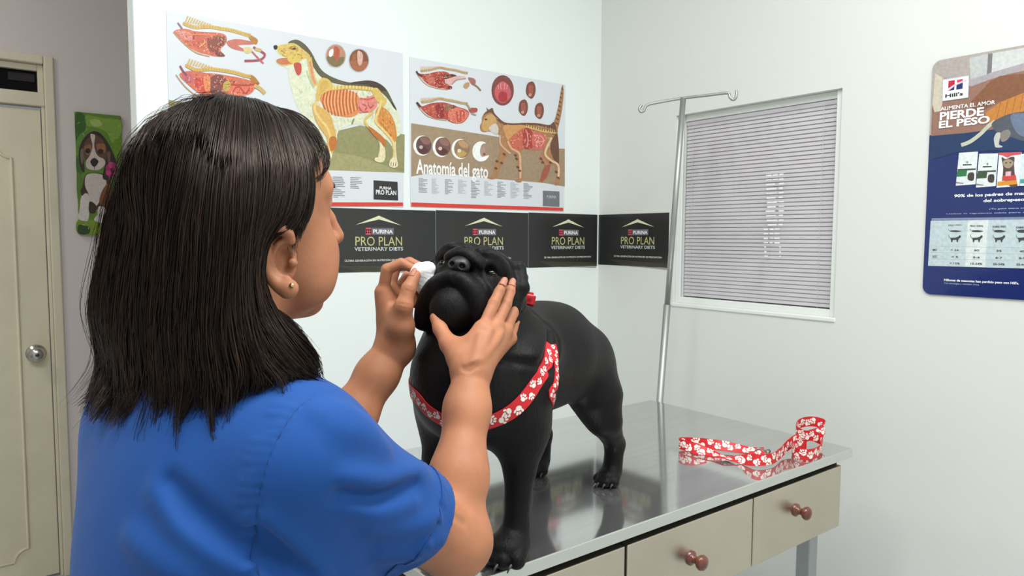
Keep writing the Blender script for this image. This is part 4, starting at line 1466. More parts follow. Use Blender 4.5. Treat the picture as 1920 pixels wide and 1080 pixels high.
# ears and head
art.poly(ZP([(120, 480), (115, 390), (140, 310), (190, 250), (240, 232), (290, 255), (340, 320), (380, 400), (405, 470), (390, 540), (340, 610), (300, 590), (320, 480), (300, 380), (240, 300), (170, 330), (150, 420), (160, 540), (140, 545)]), D_(52, 38, 34), 4)
art.poly(ZP([(150, 360), (180, 290), (240, 260), (300, 300), (330, 370), (330, 450), (300, 520), (240, 535), (185, 520), (160, 450)]), D_(96, 66, 48), 4)
art.poly(ZP([(205, 262), (225, 255), (242, 270), (235, 350), (260, 420), (310, 450), (320, 490), (280, 530), (230, 535), (180, 520), (170, 470), (200, 420), (222, 350)]), D_(206, 192, 182), 4)
art.poly(ZP([(160, 350), (205, 335), (215, 380), (190, 420), (165, 400)]), D_(140, 98, 66), 4)
art.poly(ZP([(255, 335), (310, 330), (325, 370), (310, 400), (265, 390)]), D_(150, 100, 62), 4)
art.oval(*ZP([(185, 385)])[0], 5.0, 4.6, D_(40, 24, 20), 16)
art.oval(*ZP([(285, 390)])[0], 5.4, 4.8, D_(44, 22, 20), 16, new=False)
art.poly(ZP([(205, 465), (235, 440), (268, 465), (255, 495), (235, 510), (215, 495)]), D_(42, 32, 32), 4)
art.line(ZP([(235, 505), (237, 530)]), 1.2, D_(60, 44, 40), smooth=0)
art.poly(ZP([(130, 380), (150, 370), (150, 450), (140, 490), (128, 440)]), D_(122, 100, 92), 4)
art.poly(ZP([(335, 400), (360, 395), (360, 450), (345, 480)]), D_(110, 84, 70), 4)
for i in range(7):
    a = i * .9
    x, y = 370 + 28 * math.cos(a), 535 + 42 * math.sin(a)
    art.oval(*ZP([(x, y)])[0], 5, 6, D_(196, 66, 128) if i % 2 else D_(168, 44, 104), 14)
art.build('puppy_print', pp)
# ------------------------------------------------------------------ black pug
DOG_O = np.array([0.6076, 0.8906, TABLE_Z])
DA = np.array([0.92543, 0.37892, 0.0])        # towards the tail
DB = np.array([-0.37892, 0.92543, 0.0])       # towards the poster wall
UP = np.array([0.0, 0.0, 1.0])
DAX = np.stack([DA, DB, UP])


def D(a, b, z):
    return DOG_O + DA * a + DB * b + UP * z


def dball(a, b, z, r, k=.03):
    return ball(D(a, b, z), r, k, DAX)


# head frame: hf muzzle direction, hr towards the viewer's right, hu crown
HC = P(889, 536, 1.078)
tc = CAM - HC
tc[2] = 0
tc /= np.linalg.norm(tc)
sidev = np.cross(UP, tc)                       # to the viewer's right when facing the camera
yawh, pit, rol = math.radians(-18), math.radians(21), math.radians(11)
hf = tc * math.cos(yawh) + sidev * math.sin(yawh)
hr = np.cross(UP, hf)
hu = UP * math.cos(pit) - hf * math.sin(pit)
hf = hf * math.cos(pit) + UP * math.sin(pit)
hr, hu = hr * math.cos(rol) - hu * math.sin(rol), hu * math.cos(rol) + hr * math.sin(rol)
HAX = np.stack([hf, hr, hu])


def H(f, r, u):
    return HC + hf * f + hr * r + hu * u


def hball(f, r, u, rad, k=.012):
    return ball(H(f, r, u), rad, k, HAX)


def harc(pts, r, k, n=5):
    q = spline([H(*p) for p in pts], n)
    rr_ = r if hasattr(r, '__len__') else [r] * len(q)
    if len(rr_) != len(q):
        rr_ = list(np.interp(np.linspace(0, 1, len(q)), np.linspace(0, 1, len(r)), r))
    return chain(q, rr_, 0.0, k)


dog_ops = [
    # trunk
    dball(.05, -.004, .268, (.135, .086, .088)),
    dball(.19, 0, .264, (.155, .094, .092), .04),
    dball(.265, 0, .266, (.105, .088, .080), .04),
    dball(.00, -.012, .262, (.090, .080, .090), .04),
    dball(-.035, -.010, .258, (.050, .066, .070), .05),
    # thick neck and its rolls of skin
    cone(D(.03, 0, .30), HC - hf * .02 + UP * -.01, .092, .067, .04),
    cone(D(.075, -.005, .325), D(.10, -.05, .30), .042, .040, .03),
    cone(D(.01, -.08, .29), D(.05, -.05, .345), .030, .026, .018),
    # withers to rump line
    cone(D(.10, 0, .322), D(.27, 0, .303), .040, .042, .05),
    # near fore leg
    dball(.02, -.076, .215, (.054, .042, .07), .04),
    chain([D(.018, -.080, .19), D(.012, -.080, .13), D(.004, -.079, .05), D(.0, -.078, .03)], [.031, .0225, .0190, .022], .01, .03),
    # far fore leg
    dball(.02, .056, .22, (.055, .042, .07), .04),
    chain([D(.01, .060, .20), D(.0, .060, .13), D(-.012, .060, .05), D(-.014, .060, .03)], [.034, .0255, .0205, .022], .01, .03),
    # near hind leg: thigh, stifle forward, hock back, upright shank
    dball(.335, -.058, .215, (.062, .040, .085), .04),
    chain([D(.330, -.072, .175), D(.338, -.080, .135), D(.392, -.080, .076), D(.388, -.078, .030)], [.044, .031, .0185, .019], .012, .03),
    # far hind leg
    dball(.335, .058, .215, (.062, .040, .085), .04),
    chain([D(.330, .072, .175), D(.335, .078, .135), D(.380, .076, .076), D(.372, .074, .030)], [.044, .031, .0185, .019], .012, .03),
    # curled tail
    chain(spline([D(.355, .03, .280), D(.380, .04, .290), D(.382, .06, .27), D(.365, .065, .255), D(.36, .045, .265)], 4), list(np.linspace(.02, .010, 17)), .004, .012),
]


def paw(a, b, s=1.0, turn=0.0):
    """paw resting on the table: pad body and four toes with claws"""
    c, sn = math.cos(turn), math.sin(turn)

    def q(x, y, z):
        return D(a + x * c - y * sn, b + x * sn + y * c, z)
    ops = [ball(q(-.008 * s, 0, .018 * s), (.026 * s, .0235 * s, .018 * s), .012, DAX)]
    for y, x in ((-.0185, -.020), (-.0066, -.029), (.0066, -.029), (.0185, -.020)):
        ops.append(cone(q(-.010 * s, y * .8 * s, .017 * s), q(x * s, y * s, .0115 * s), .0105 * s, .0100 * s, .0022))
    return ops, [(q((x - .0085) * s, y * s, .0095 * s), q((x - .0175) * s, y * s * 1.03, .0035 * s)) for y, x in ((-.0185, -.020), (-.0066, -.029), (.0066, -.029), (.0185, -.020))]


claws = []
for a, b, s, tn in ((-.004, -.078, 1.34, -.10), (-.020, .060, 1.1, .1), (.378, -.078, .98, -.12), (.362, .074, .98, .1)):
    o, cl = paw(a, b, s, tn)
    dog_ops += o
    claws += cl

dog_ops += [
    # head
    hball(-.012, 0, .004, (.062, .069, .060), .02),
    hball(.012, .040, -.018, (.040, .032, .040), .02),
    hball(.012, -.040, -.018, (.040, .032, .040), .02),
    hball(.034, 0, .022, (.030, .045, .026), .015),
    # loose cheeks and jowls
    hball(.040, .030, -.030, (.030, .026, .034), .012),
    hball(.040, -.030, -.030, (.030, .026, .034), .012),
    hball(.044, 0, -.018, (.030, .040, .034), .010),
    # upper lip: an arch hanging down at both sides of the chin
    harc([(.030, .050, -.078), (.048, .046, -.054), (.068, .030, -.028), (.077, .012, -.015), (.078, 0, -.013), (.077, -.012, -.015), (.068, -.030, -.028), (.048, -.046, -.054), (.030, -.050, -.078)], [.012, .0135, .0125, .0105, .010, .0105, .0125, .0135, .012], .014),
    hball(.053, 0, -.052, (.032, .033, .036), .0035),
    hball(.016, 0, -.056, (.040, .044, .030), .012),
    # nose roll above the nose and folds running beside it
    harc([(.040, -.047, -.010), (.060, -.030, .012), (.070, -.012, .026), (.071, 0, .029), (.070, .012, .026), (.060, .030, .012), (.040, .047, -.010)], [.008, .0085, .008, .0075, .008, .0085, .008], .005),
    # brows
    harc([(.046, .014, .034), (.047, .034, .034), (.036, .053, .022)], [.009, .010, .008], .008),
    harc([(.046, -.014, .034), (.047, -.034, .034), (.036, -.053, .022)], [.009, .010, .008], .008),
    # ears: folded flaps hanging at the sides of the crown
    group([cone(H(-.004, .060, .044), H(.002, .075, .012), .010, .010, .006), cone(H(.002, .075, .012), H(.006, .075, -.020), .010, .006, .006), cone(H(-.028, .062, .036), H(-.012, .075, -.010), .009, .007, .012), cone(H(-.012, .075, -.010), H(.004, .076, -.022), .007, .005, .010)], .006),
    group([cone(H(-.004, -.060, .044), H(.002, -.075, .012), .010, .010, .006), cone(H(.002, -.075, .012), H(.006, -.075, -.020), .010, .006, .006), cone(H(-.028, -.062, .036), H(-.012, -.075, -.010), .009, .007, .012), cone(H(-.012, -.075, -.010), H(.004, -.076, -.022), .007, .005, .010)], .006),
    # eye sockets
    cut(hball(.060, .037, .012, (.014, .013, .010)), .008),
    cut(hball(.060, -.037, .012, (.014, .013, .010)), .008),
    wobble(D(.15, 0, .25), .6, lambda p: .0016 * smooth_noise(p, 55, 3)),
]



def on_skin(ops, pts, n=5):
    return snap(ops, np.array(spline(pts, n)))


def crease(base, pts, r, k=.006, sink=0.0, n=5):
    q = on_skin(base, pts, n)
    q = q + gradient(base, q) * (-sink)
    rr_ = list(np.interp(np.linspace(0, 1, len(q)), [0, .2, .8, 1], [r * .4, r, r, r * .4]))
    return cut(chain(q, rr_, 0.0, .004), k)


def fold(base, pts, r, k=.008, sink=.4, n=5):
    q = on_skin(base, pts, n)
    q = q - gradient(base, q) * (r * sink)
    rr_ = list(np.interp(np.linspace(0, 1, len(q)), [0, .2, .8, 1], [r * .5, r, r, r * .5]))
    return chain(q, rr_, 0.0, k)


B0 = list(dog_ops)
extra = []
# raised rolls: forehead, brows, beside the muzzle, under the eyes
for s in (1, -1):
    extra += [fold(B0, [H(.05, .010 * s, .040), H(.05, .034 * s, .040), H(.03, .056 * s, .026)], .0085, .007),
              fold(B0, [H(.03, .006 * s, .07), H(.03, .034 * s, .062), H(.01, .058 * s, .046)], .0075, .008),
              fold(B0, [H(.07, .026 * s, .006), H(.06, .044 * s, -.012), H(.04, .060 * s, -.034), H(.02, .064 * s, -.055)], .0075, .007),
              fold(B0, [H(.052, .024 * s, .016), H(.056, .037 * s, .024), H(.046, .050 * s, .016)], .0036, .004),
              fold(B0, [H(.052, .026 * s, .004), H(.053, .037 * s, .000), H(.046, .048 * s, .006)], .0034, .004)]
extra.append(fold(B0, [H(.05, -.040, .002), H(.07, -.020, .018), H(.075, 0, .026), H(.07, .020, .018), H(.05, .040, .002)], .0085, .006, .3))
# skin rolls of the neck over the shoulder
extra.append(fold(B0, [D(-.02, -.12, .315), D(.04, -.12, .33), D(.09, -.08, .35)], .013, .022))
extra.append(fold(B0, [D(.03, -.14, .25), D(.075, -.13, .29), D(.105, -.09, .345)], .017, .022))
dog_ops += extra
B1 = list(dog_ops)
cr = []
cr.append(crease(B1, [H(.1, 0, -.004), H(.1, 0, -.016), H(.1, 0, -.026)], .0016, .003))
for s in (1, -1):
    cr += [crease(B1, [H(.08, .018 * s, .010), H(.07, .037 * s, -.004), H(.06, .053 * s, -.028), H(.04, .062 * s, -.060)], .0034, .006),
           crease(B1, [H(.08, .004 * s, .048), H(.06, .030 * s, .052), H(.04, .056 * s, .038)], .0034, .006),
           crease(B1, [H(.06, .006 * s, .036), H(.06, .024 * s, .030)], .0034, .006)]
cr.append(crease(B1, [H(.08, 0, .038), H(.07, 0, .055), H(.04, 0, .075)], .0030, .006))
cr.append(crease(B1, [D(.075, -.14, .19), D(.085, -.13, .25), D(.095, -.11, .31), D(.10, -.06, .37)], .004, .014))
cr.append(crease(B1, [D(.01, -.14, .30), D(.06, -.12, .325), D(.10, -.07, .37)], .0035, .012))
cr.append(crease(B1, [D(-.08, -.09, .33), D(-.02, -.12, .30), D(.03, -.13, .29)], .003, .012))
dog_ops += cr

M_FUR = mat('black_short_fur', (0.0062, 0.0055, 0.0055, 1), 0.5, noise=(35, .25), bump=(300, .6, .0018, (1, 1, .35)), sheen=.04, spec=.16)
M_FUR.node_tree.nodes['Principled BSDF'].inputs['Sheen Roughness'].default_value = .35
M_NOSE = mat('black_wet_nose', (0.007, 0.0065, 0.007, 1), 0.42, bump=(500, .3, .0006))
M_EYE = mat('dark_dog_eye', (0.008, 0.005, 0.004, 1), 0.12, spec=.3)
M_CLAW = mat('dark_claw', (0.03, 0.027, 0.025, 1), 0.3)

dog = empty('pug', tuple(D(.18, 0, 0)), 'black pug in a red harness standing on the steel table, its head tilted up', 'dog')
body = obj('body', solid_mesh('body', dog_ops, .0024), dog, M_FUR)
nose_ops = [hball(.079, 0, .006, (.011, .0165, .0115), .004), hball(.074, 0, .013, (.010, .014, .008), .006),
            cut(hball(.0875, .0078, .0035, (.006, .0042, .0034)), .002), cut(hball(.0875, -.0078, .0035, (.006, .0042, .0034)), .002),
            cut(cone(H(.0915, 0, .010), H(.0905, 0, -.008), .0012, .0012), .002)]
obj('nose', solid_mesh('nose', nose_ops, .0009), dog, M_NOSE)
for s in (1, -1):
    bm = bmesh.new()
    bmesh.ops.create_uvsphere(bm, u_segments=20, v_segments=14, radius=.0115, matrix=Matrix.Translation(Vector(H(.0405, .037 * s, .0105))))
    obj('eye', bm, dog, M_EYE, smooth=True)
for a, b in claws:
    obj('claw', tube(bmesh.new(), spline([a, (a + b) / 2 + UP * .0018, b], 4), list(np.linspace(.0030, .0008, 9)), 8), dog, M_CLAW, smooth=True)
# ------------------------------------------------------------------ the person: frames
def unit(v):
    v = np.asarray(v, float)
    return v / np.linalg.norm(v)


NA = math.radians(10)                              # where the face points
NF = np.array([math.cos(NA) * .99, math.sin(NA) * .99, -.10])
NF = unit(NF)
NR = unit(np.cross(NF, UP))                        # to her right
NU = np.cross(NR, NF)
NAX = np.stack([NF, NR, NU])
NC = np.array([0.240, 0.800, CAM_Z + 0.018]) + C_R * .003       # centre of the skull


def N(f, r, u):
    return NC + NF * f + NR * r + NU * u


def nball(f, r, u, rad, k=.012):
    return ball(N(f, r, u), rad, k, NAX)


TA = math.radians(27)                              # where the chest points
TF = np.array([math.cos(TA), math.sin(TA), 0.0])
TR = np.array([TF[1], -TF[0], 0.0])
TAX = np.stack([TF, TR, UP])
TC = np.array([0.212, 0.765, 0.0])


def T(f, r, z):
    return TC + TF * f + TR * r + UP * z


def tball(f, r, z, rad, k=.03):
    return ball(T(f, r, z), rad, k, TAX)


R_SH = P(572, 850, .67)
R_EL = P(848, 1020, .83)
R_WR = P(884, 694, .945)
L_SH = T(.01, -.122, 1.245)
L_EL = P(602, 868, .985)
L_WR = P(741, 650, 1.035)

# ---- bare body (skin)
skin = [
    nball(-.010, 0, .030, (.090, .074, .084), .02),
    nball(.040, 0, -.010, (.058, .062, .085), .03),
    nball(.052, 0, -.062, (.048, .050, .045), .03),
    # cheeks, forehead, chin
    nball(.066, .034, -.034, (.032, .029, .036), .018),
    nball(.066, -.034, -.034, (.032, .029, .036), .018),
    nball(.062, .042, -.060, (.028, .022, .030), .016),
    nball(.062, -.042, -.060, (.028, .022, .030), .016),
    nball(.049, 0, .048, (.042, .056, .045), .02),
    nball(.084, 0, -.088, (.020, .022, .016), .014),
    # brow
    chain(spline([N(.064, .048, .042), N(.079, .026, .050), N(.083, 0, .044), N(.079, -.026, .050), N(.064, -.048, .042)], 4), [.010] * 17, .0, .010),
    # nose
    chain([N(.092, 0, .036), N(.107, 0, .014), N(.119, 0, -.005)], [.0075, .0085, .0105], .004, .008),
    ball(N(.109, .011, -.010), .0080, .006), ball(N(.109, -.011, -.010), .0080, .006),
    # eye sockets and lids
    cut(nball(.096, .031, .029, (.012, .015, .0095)), .010),
    cut(nball(.096, -.031, .029, (.012, .015, .0095)), .010),
    chain(spline([N(.076, .046, .026), N(.086, .032, .034), N(.084, .017, .027)], 4), [.003] * 9, .0, .004),
    chain(spline([N(.076, -.046, .026), N(.086, -.032, .034), N(.084, -.017, .027)], 4), [.003] * 9, .0, .004),
    # lips
    nball(.101, 0, -.042, (.010, .021, .0055), .006),
    nball(.099, 0, -.051, (.010, .018, .0060), .006),
    cut(cone(N(.112, .016, -.0465), N(.112, -.016, -.0465), .0022, .0022), .004),
    # neck
    cone(N(-.020, 0, -.055), T(-.005, 0, 1.285), .054, .060, .025),
    # trunk kept just inside the clothes
    cone(T(0, -.10, 1.225), T(0, .10, 1.23), .048, .048, .04),
    tball(0, 0, 1.10, (.09, .13, .18), .05),
    tball(0, 0, .92, (.09, .13, .18), .05),
    # upper arms
    cone(R_SH, R_EL, .044, .0385, .02),
    cone(L_SH, L_EL, .044, .040, .02),
]


def forearm(el, wr, bulge, elr=.040, wrr=.0262):
    """elbow to wrist with the muscle belly near the elbow"""
    ax = unit(np.asarray(wr) - el)
    L = np.linalg.norm(np.asarray(wr) - el)
    b = np.asarray(bulge, float)
    return [cone(el, el + ax * L * .35 + b * .004, elr, elr * 1.0, .02), cone(el + ax * L * .35 + b * .004, el + ax * L * .75, elr * 1.0, wrr * 1.14, .03), cone(el + ax * L * .75, wr, wrr * 1.14, wrr, .02)]


skin += forearm(R_EL, R_WR, -C_R * .3, .0310, .0240)
skin += forearm(L_EL, L_WR, C_R * .3, .0320, .0245)
skin.append(ball(P(868, 1012, .845), .030, .03))
q = snap(skin, np.array([P(842, 946, .78), P(866, 958, .78), P(888, 974, .79)]))
skin.append(cut(chain(q, [.001, .0026, .001], 0, .004), .010))

# ---- right hand: cups the dog's cheek, back of the hand to the camera
FW = 1.0


def finger(j, r0, k=.0035):
    """j: knuckle, two joints, tip"""
    j = [np.asarray(q, float) for q in j]
    return chain(j, [r0 * 1.06, r0 * .98, r0 * .90, r0 * .76], .0025, k)


def digits(spec):
    return [P(x, y, d) for x, y, d in spec]


RH = dict(
    index=digits([(905, 617, .972), (926, 569, .992), (936, 547, 1.004), (943, 532, 1.014)]),
    middle=digits([(929, 611, .988), (949, 570, 1.012), (956, 547, 1.026), (959.5, 534, 1.036)]),
    ring=digits([(947, 619, 1.008), (962, 587, 1.036), (963, 564, 1.060), (959, 552, 1.076)]),
    little=digits([(956, 634, 1.026), (966, 606, 1.055), (966, 586, 1.074), (962, 576, 1.086)]),
    thumb=digits([(862, 668, .955), (842, 645, .972), (825, 616, .990), (816, 596, 1.000)]))
w = R_WR
skin += [
    cone(w, RH['index'][0], .0215, .0115, .012), cone(w, RH['middle'][0], .0220, .0115, .012),
    cone(w, RH['ring'][0], .0210, .0110, .012), cone(w, RH['little'][0], .0200, .0100, .012),
    cone(w, RH['thumb'][0], .0200, .0150, .014),
    cone(RH['thumb'][0], RH['index'][0], .0120, .0075, .014),
    cone(RH['thumb'][1], (RH['index'][0] + w) / 2, .0095, .0105, .014),
    chain(RH['thumb'], [.0155, .0118, .0102, .0078], .004, .010),
]
for n_, r_ in (('index', .0083), ('middle', .0084), ('ring', .0082), ('little', .0074)):
    skin.append(finger(RH[n_], r_))
for n_ in ('index', 'middle', 'ring', 'little'):   # knuckles
    q = RH[n_][0]
    skin.append(ball(q - C_F * .003, .0080, .008))

# ---- left hand: thumb and first finger pinch the cotton
LH = dict(
    index=digits([(718, 548, 1.028), (726, 505, 1.022), (752, 494, 1.022), (776, 505, 1.026)]),
    middle=digits([(730, 541, 1.050), (742, 499, 1.052), (768, 492, 1.052), (789, 500, 1.048)]),
    ring=digits([(744, 548, 1.068), (764, 518, 1.076), (783, 526, 1.068), (783, 545, 1.060)]),
    little=digits([(753, 564, 1.080), (772, 546, 1.084), (785, 556, 1.074), (780, 572, 1.066)]),
    thumb=digits([(751, 612, 1.012), (757, 574, .998), (766, 542, 1.002), (779, 516, 1.014)]))
w = L_WR
skin += [
    cone(w, LH['index'][0], .0235, .0125, .012), cone(w, LH['middle'][0], .0240, .0125, .012),
    cone(w, LH['ring'][0], .0230, .0120, .012), cone(w, LH['little'][0], .0220, .0110, .012),
    cone(w, LH['thumb'][0], .0220, .0165, .014),
    cone(LH['thumb'][0], LH['little'][0], .0165, .0115, .016),
    cone(LH['thumb'][1], (LH['index'][0] + w) / 2, .0095, .0105, .012),
    chain(LH['thumb'], [.0155, .0118, .0102, .0080], .004, .009),
]
for n_, r_ in (('index', .0084), ('middle', .0084), ('ring', .0082), ('little', .0074)):
    skin.append(finger(LH[n_], r_))

# ---- right ear: rim, inner fold, bowl, tragus, lobe
ED = .696


def E_(x, y, o=0.0):
    return P(x, y, ED + o)


en = unit(CAM - P(520, 485, .73))
skin += [
    ball(E_(522, 488, .016), (.0085, .0175, .029), .006, np.stack([en, unit(np.cross(UP, en)), UP])),
    chain(spline([E_(546, 452, .010), E_(540, 436, .004), E_(524, 430, .001), E_(506, 440, .001), E_(496, 462, .002), E_(497, 490, .003), E_(506, 516, .004), E_(522, 536, .004), E_(538, 546, .005)], 4), list(np.interp(np.linspace(0, 1, 33), [0, .3, .7, 1], [.0045, .0060, .0056, .0072])), .0, .003),
    chain(spline([E_(536, 450, .008), E_(521, 462, .006), E_(514, 488, .006), E_(522, 510, .007), E_(536, 520, .008)], 4), [.0036] * 17, .0, .004),
    cut(ball(E_(534, 488, .005), (.014, .0085, .0135), .002, np.stack([en, unit(np.cross(UP, en)), UP])), .005),
    ball(E_(549, 493, .011), .0048, .006),
    ball(E_(543, 540, .006), .0085, .006),
]
nm = len(skin)
hand_c = (R_WR + RH['index'][0]) / 2


def bend_creases(js, depth=.0011):
    """soft wrinkles across the two finger joints, seen from outside"""
    out = []
    for a, b, c in zip(js, js[1:], js[2:]):
        ax = unit(c - a)
        out.append((b, ax))
    return out


S0 = list(skin)
for n_ in ('index', 'middle', 'ring'):             # tendons on the back of the hand
    k_ = RH[n_][0]
    q = snap(S0, np.array([R_WR * (1 - t) + k_ * t - C_F * .03 for t in (.25, .5, .75, .97)]))
    q = q - gradient(S0, q) * .0012
    skin.append(chain(q, [.0018, .0026, .0028, .0026], 0, .008))
S0 = list(skin)


def knuckle_lines(js, r):
    ops = []
    for b, ax in bend_creases(js):
        for o in (-.0022, .0022):
            c = b + ax * o
            out = unit(CAM - c)
            sd = unit(np.cross(ax, out))
            pts = [c + sd * r * t + out * (r * (1.02 - .5 * t * t)) for t in (-.7, -.35, 0, .35, .7)]
            q = snap(S0, np.array(pts))
            ops.append(cut(chain(q, [.0007] * 5, 0, .002), .0016))
    return ops


for n_ in ('index', 'middle'):
    skin += knuckle_lines(RH[n_], .009)
skin += knuckle_lines(LH['index'], .009) + knuckle_lines(LH['thumb'], .010)
# wrinkles at the bent wrist
for dx, dy in ((0, 0), (3, 7)):
    q = snap(S0, np.array([P(858 + dx + i * 8, 683 + dy + 4 * math.sin(i * .8), .91) for i in range(6)]))
    skin.append(cut(chain(q, [.0006, .0012, .0014, .0014, .0012, .0006], 0, .003), .004))
skin.append(wobble(NC, 1.4, lambda p: .0005 * smooth_noise(p, 160, 8)))

M_SKIN = mat('tan_skin', srgb(178, 119, 87), 0.52, noise=(22, .14), bump=(260, .28, .0008), sss=.08, spec=.3)
M_NAIL = mat('pale_fingernail', srgb(186, 124, 102), 0.45, spec=.3)
woman = empty('person', (0.195, 0.775, 0.0), 'person with shoulder-length dark hair in a blue scrub top, holding the pug\'s head', 'person')
body = obj('body', solid_mesh('body', skin, .0021), woman, M_SKIN)


def nail(js, r, face):
    """small curved plate on the last joint"""
    a, b = js[-2], js[-1]
    ax = unit(b - a)
    up = face - ax * (face @ ax)
    up = unit(up)
    sd = np.cross(ax, up)
    bm = bmesh.new()
    rows = []
    for i in range(7):
        u = -.0075 + .0145 * i / 6
        wdt = .0052 * (1 - max(0, (i - 4)) ** 2 * .09)
        rows.append([bm.verts.new(b + ax * u + sd * wdt * t + up * (r * .76 + .0014 - .0022 * t * t - .05 * max(0, u) ** 1.0 * .12)) for t in np.linspace(-1, 1, 7)])
    for p_, q_ in zip(rows, rows[1:]):
        for i in range(6):
            bm.faces.new((p_[i], p_[i + 1], q_[i + 1], q_[i]))
    bmesh.ops.recalc_face_normals(bm, faces=bm.faces[:])
    bmesh.ops.solidify(bm, geom=bm.faces[:], thickness=.0006)
    return obj('fingernail', bm, body, M_NAIL, smooth=True)


nail(RH['index'], .0083, unit(CAM - RH['index'][3]))
nail(RH['middle'], .0084, unit(CAM - RH['middle'][3]))
nail(LH['thumb'], .0102, unit(-C_R * .5 - C_F * .8))
stud = bmesh.new()
bmesh.ops.create_uvsphere(stud, u_segments=16, v_segments=10, radius=.0026, matrix=Matrix.Translation(Vector(E_(547, 535, -.002))))
obj('earring', stud, woman, mat('gold_stud', (0.8, 0.6, 0.3, 1), .2, 1.0), smooth=True)
# eyes (hidden from here, present from the side) and brows
for s in (1, -1):
    bm = bmesh.new()
    bmesh.ops.create_uvsphere(bm, u_segments=20, v_segments=14, radius=.0115, matrix=Matrix.Translation(Vector(N(.073, .031 * s, .0285))))
    obj('eye', bm, woman, mat('dark_brown_eye', (0.03, 0.016, 0.01, 1), .08), smooth=True)
    q = snap(S0, np.array(spline([N(.11, .012 * s, .050), N(.11, .030 * s, .057), N(.10, .050 * s, .048)], 5)), .0008)
    obj('eyebrow', tube(bmesh.new(), q, list(np.interp(np.linspace(0, 1, len(q)), [0, .3, 1], [.0022, .0028, .0010])), 8), woman, mat('brow_hair', (0.012, 0.008, 0.007, 1), .6), smooth=True)
q = snap(S0, np.array(spline([N(.12, .019, -.066), N(.125, 0, -.066), N(.12, -.019, -.066)], 5)), .0002)

# ---- blue scrub top
SL_END = R_SH + (R_EL - R_SH) * .69
LL_END = L_SH + (L_EL - L_SH) * .70
cloth = [
    cone(T(-.012, -.100, 1.238), T(-.012, .110, 1.242), .056, .058, .04),
    tball(-.01, .004, 1.13, (.123, .162, .20), .06),
    tball(-.005, .008, .96, (.128, .156, .25), .06),
    cone(T(-.01, 0, 1.285), T(-.01, .09, 1.248), .062, .050, .04),
    cone(T(-.01, 0, 1.285), T(-.01, -.08, 1.245), .062, .050, .04),
    slab(T(-.002, .008, .86), (.126, .155, .14), .10, .05, TAX),
    cone(R_SH + [0, 0, -.004], SL_END, .054, .0570, .04),
    cone(L_SH, LL_END, .056, .060, .045),
    # bust
    tball(.085, .07, 1.10, (.06, .075, .075), .04), tball(.085, -.07, 1.10, (.06, .075, .075), .04),
]
C0 = list(cloth)


def cloth_px(pts, d0=.45):
    return np.array([h if (h := hit(C0, x, y, d0)) is not None else P(x, y, .68) for x, y in pts])


# soft folds of the cloth (ridges), the armhole seam with its puckers, sleeve hem
for pts, r in (([(300, 920), (345, 985), (410, 1035), (500, 1078)], .012), ([(250, 1010), (300, 1050), (360, 1085)], .010),
               ([(500, 985), (545, 1035), (600, 1075)], .011), ([(650, 900), (720, 905), (790, 880)], .007), ([(630, 800), (680, 815), (720, 838)], .007),
               ([(700, 985), (760, 990), (810, 975)], .006), ([(720, 1035), (770, 1035), (820, 1015)], .006), ([(600, 770), (650, 776), (690, 800)], .006),
               ([(660, 945), (710, 955), (770, 940)], .005)):
    q = snap(C0, cloth_px(spline(pts, 4)))
    q = q - gradient(C0, q) * r * .55
    cloth.append(chain(q, list(np.interp(np.linspace(0, 1, len(q)), [0, .3, .8, 1], [r * .4, r, r * .8, r * .3])), 0, .022))
for pts, r in (([(318, 905), (370, 965), (440, 1015), (520, 1052)], .007), ([(490, 1000), (530, 1045), (580, 1085)], .006), ([(640, 925), (710, 932), (780, 908)], .004)):
    q = snap(C0, cloth_px(spline(pts, 4)))
    cloth.append(cut(chain(q, list(np.interp(np.linspace(0, 1, len(q)), [0, .3, .8, 1], [r * .3, r, r * .7, r * .2])), 0, .01), .020))
C1 = list(cloth)
seam_px = spline([(588, 742), (556, 768), (524, 815), (500, 868), (486, 925), (482, 985), (484, 1079)], 6)
seam = snap(C1, cloth_px(seam_px))
cloth.append(cut(chain(seam, [.0017] * len(seam), 0, .003), .004))
rp = random.Random(2)
for i in range(6, len(seam) - 2, 2):
    t = unit(seam[i + 1] - seam[i - 1])
    g = gradient(C1, seam[i])[0]
    side = np.cross(g, t)
    if side @ C_R > 0:
        side = -side
    L = rp.uniform(.007, .020)
    q = snap(C1, np.array([seam[i] + side * (.003 + L * u) + t * .004 * u for u in (0, .33, .66, 1)]))
    q -= gradient(C1, q) * .0012
    cloth.append(chain(q, [.0016, .0020, .0014, .0006], 0, .006))
# hollow sleeve ends and the neck opening
ax = unit(R_EL - R_SH)
cloth.append(cut(cone(SL_END - ax * .030, SL_END + ax * .10, .052, .0545), .003))
ax2 = unit(L_EL - L_SH)
cloth.append(cut(cone(LL_END - ax2 * .030, LL_END + ax2 * .10, .054, .057), .003))
cloth.append(cut(slab(SL_END + ax * .10, (.10, .14, .14), .002, 0, np.stack([ax, unit(np.cross(ax, UP)), np.cross(ax, unit(np.cross(ax, UP)))])), .004))
cloth.append(cut(slab(LL_END + ax2 * .10, (.10, .12, .12), .002, 0, np.stack([ax2, unit(np.cross(ax2, UP)), np.cross(ax2, unit(np.cross(ax2, UP)))])), .004))
cloth.append(cut(cone(T(.0, 0, 1.290), T(.01, 0, 1.45), .064, .080), .006))
cloth.append(cut(cone(T(.09, 0, 1.21), T(.08, 0, 1.33), .012, .07), .006))
cloth.append(cut(slab(T(0, 0, .70), (.3, .3, .06), .002, 0, TAX), .004))
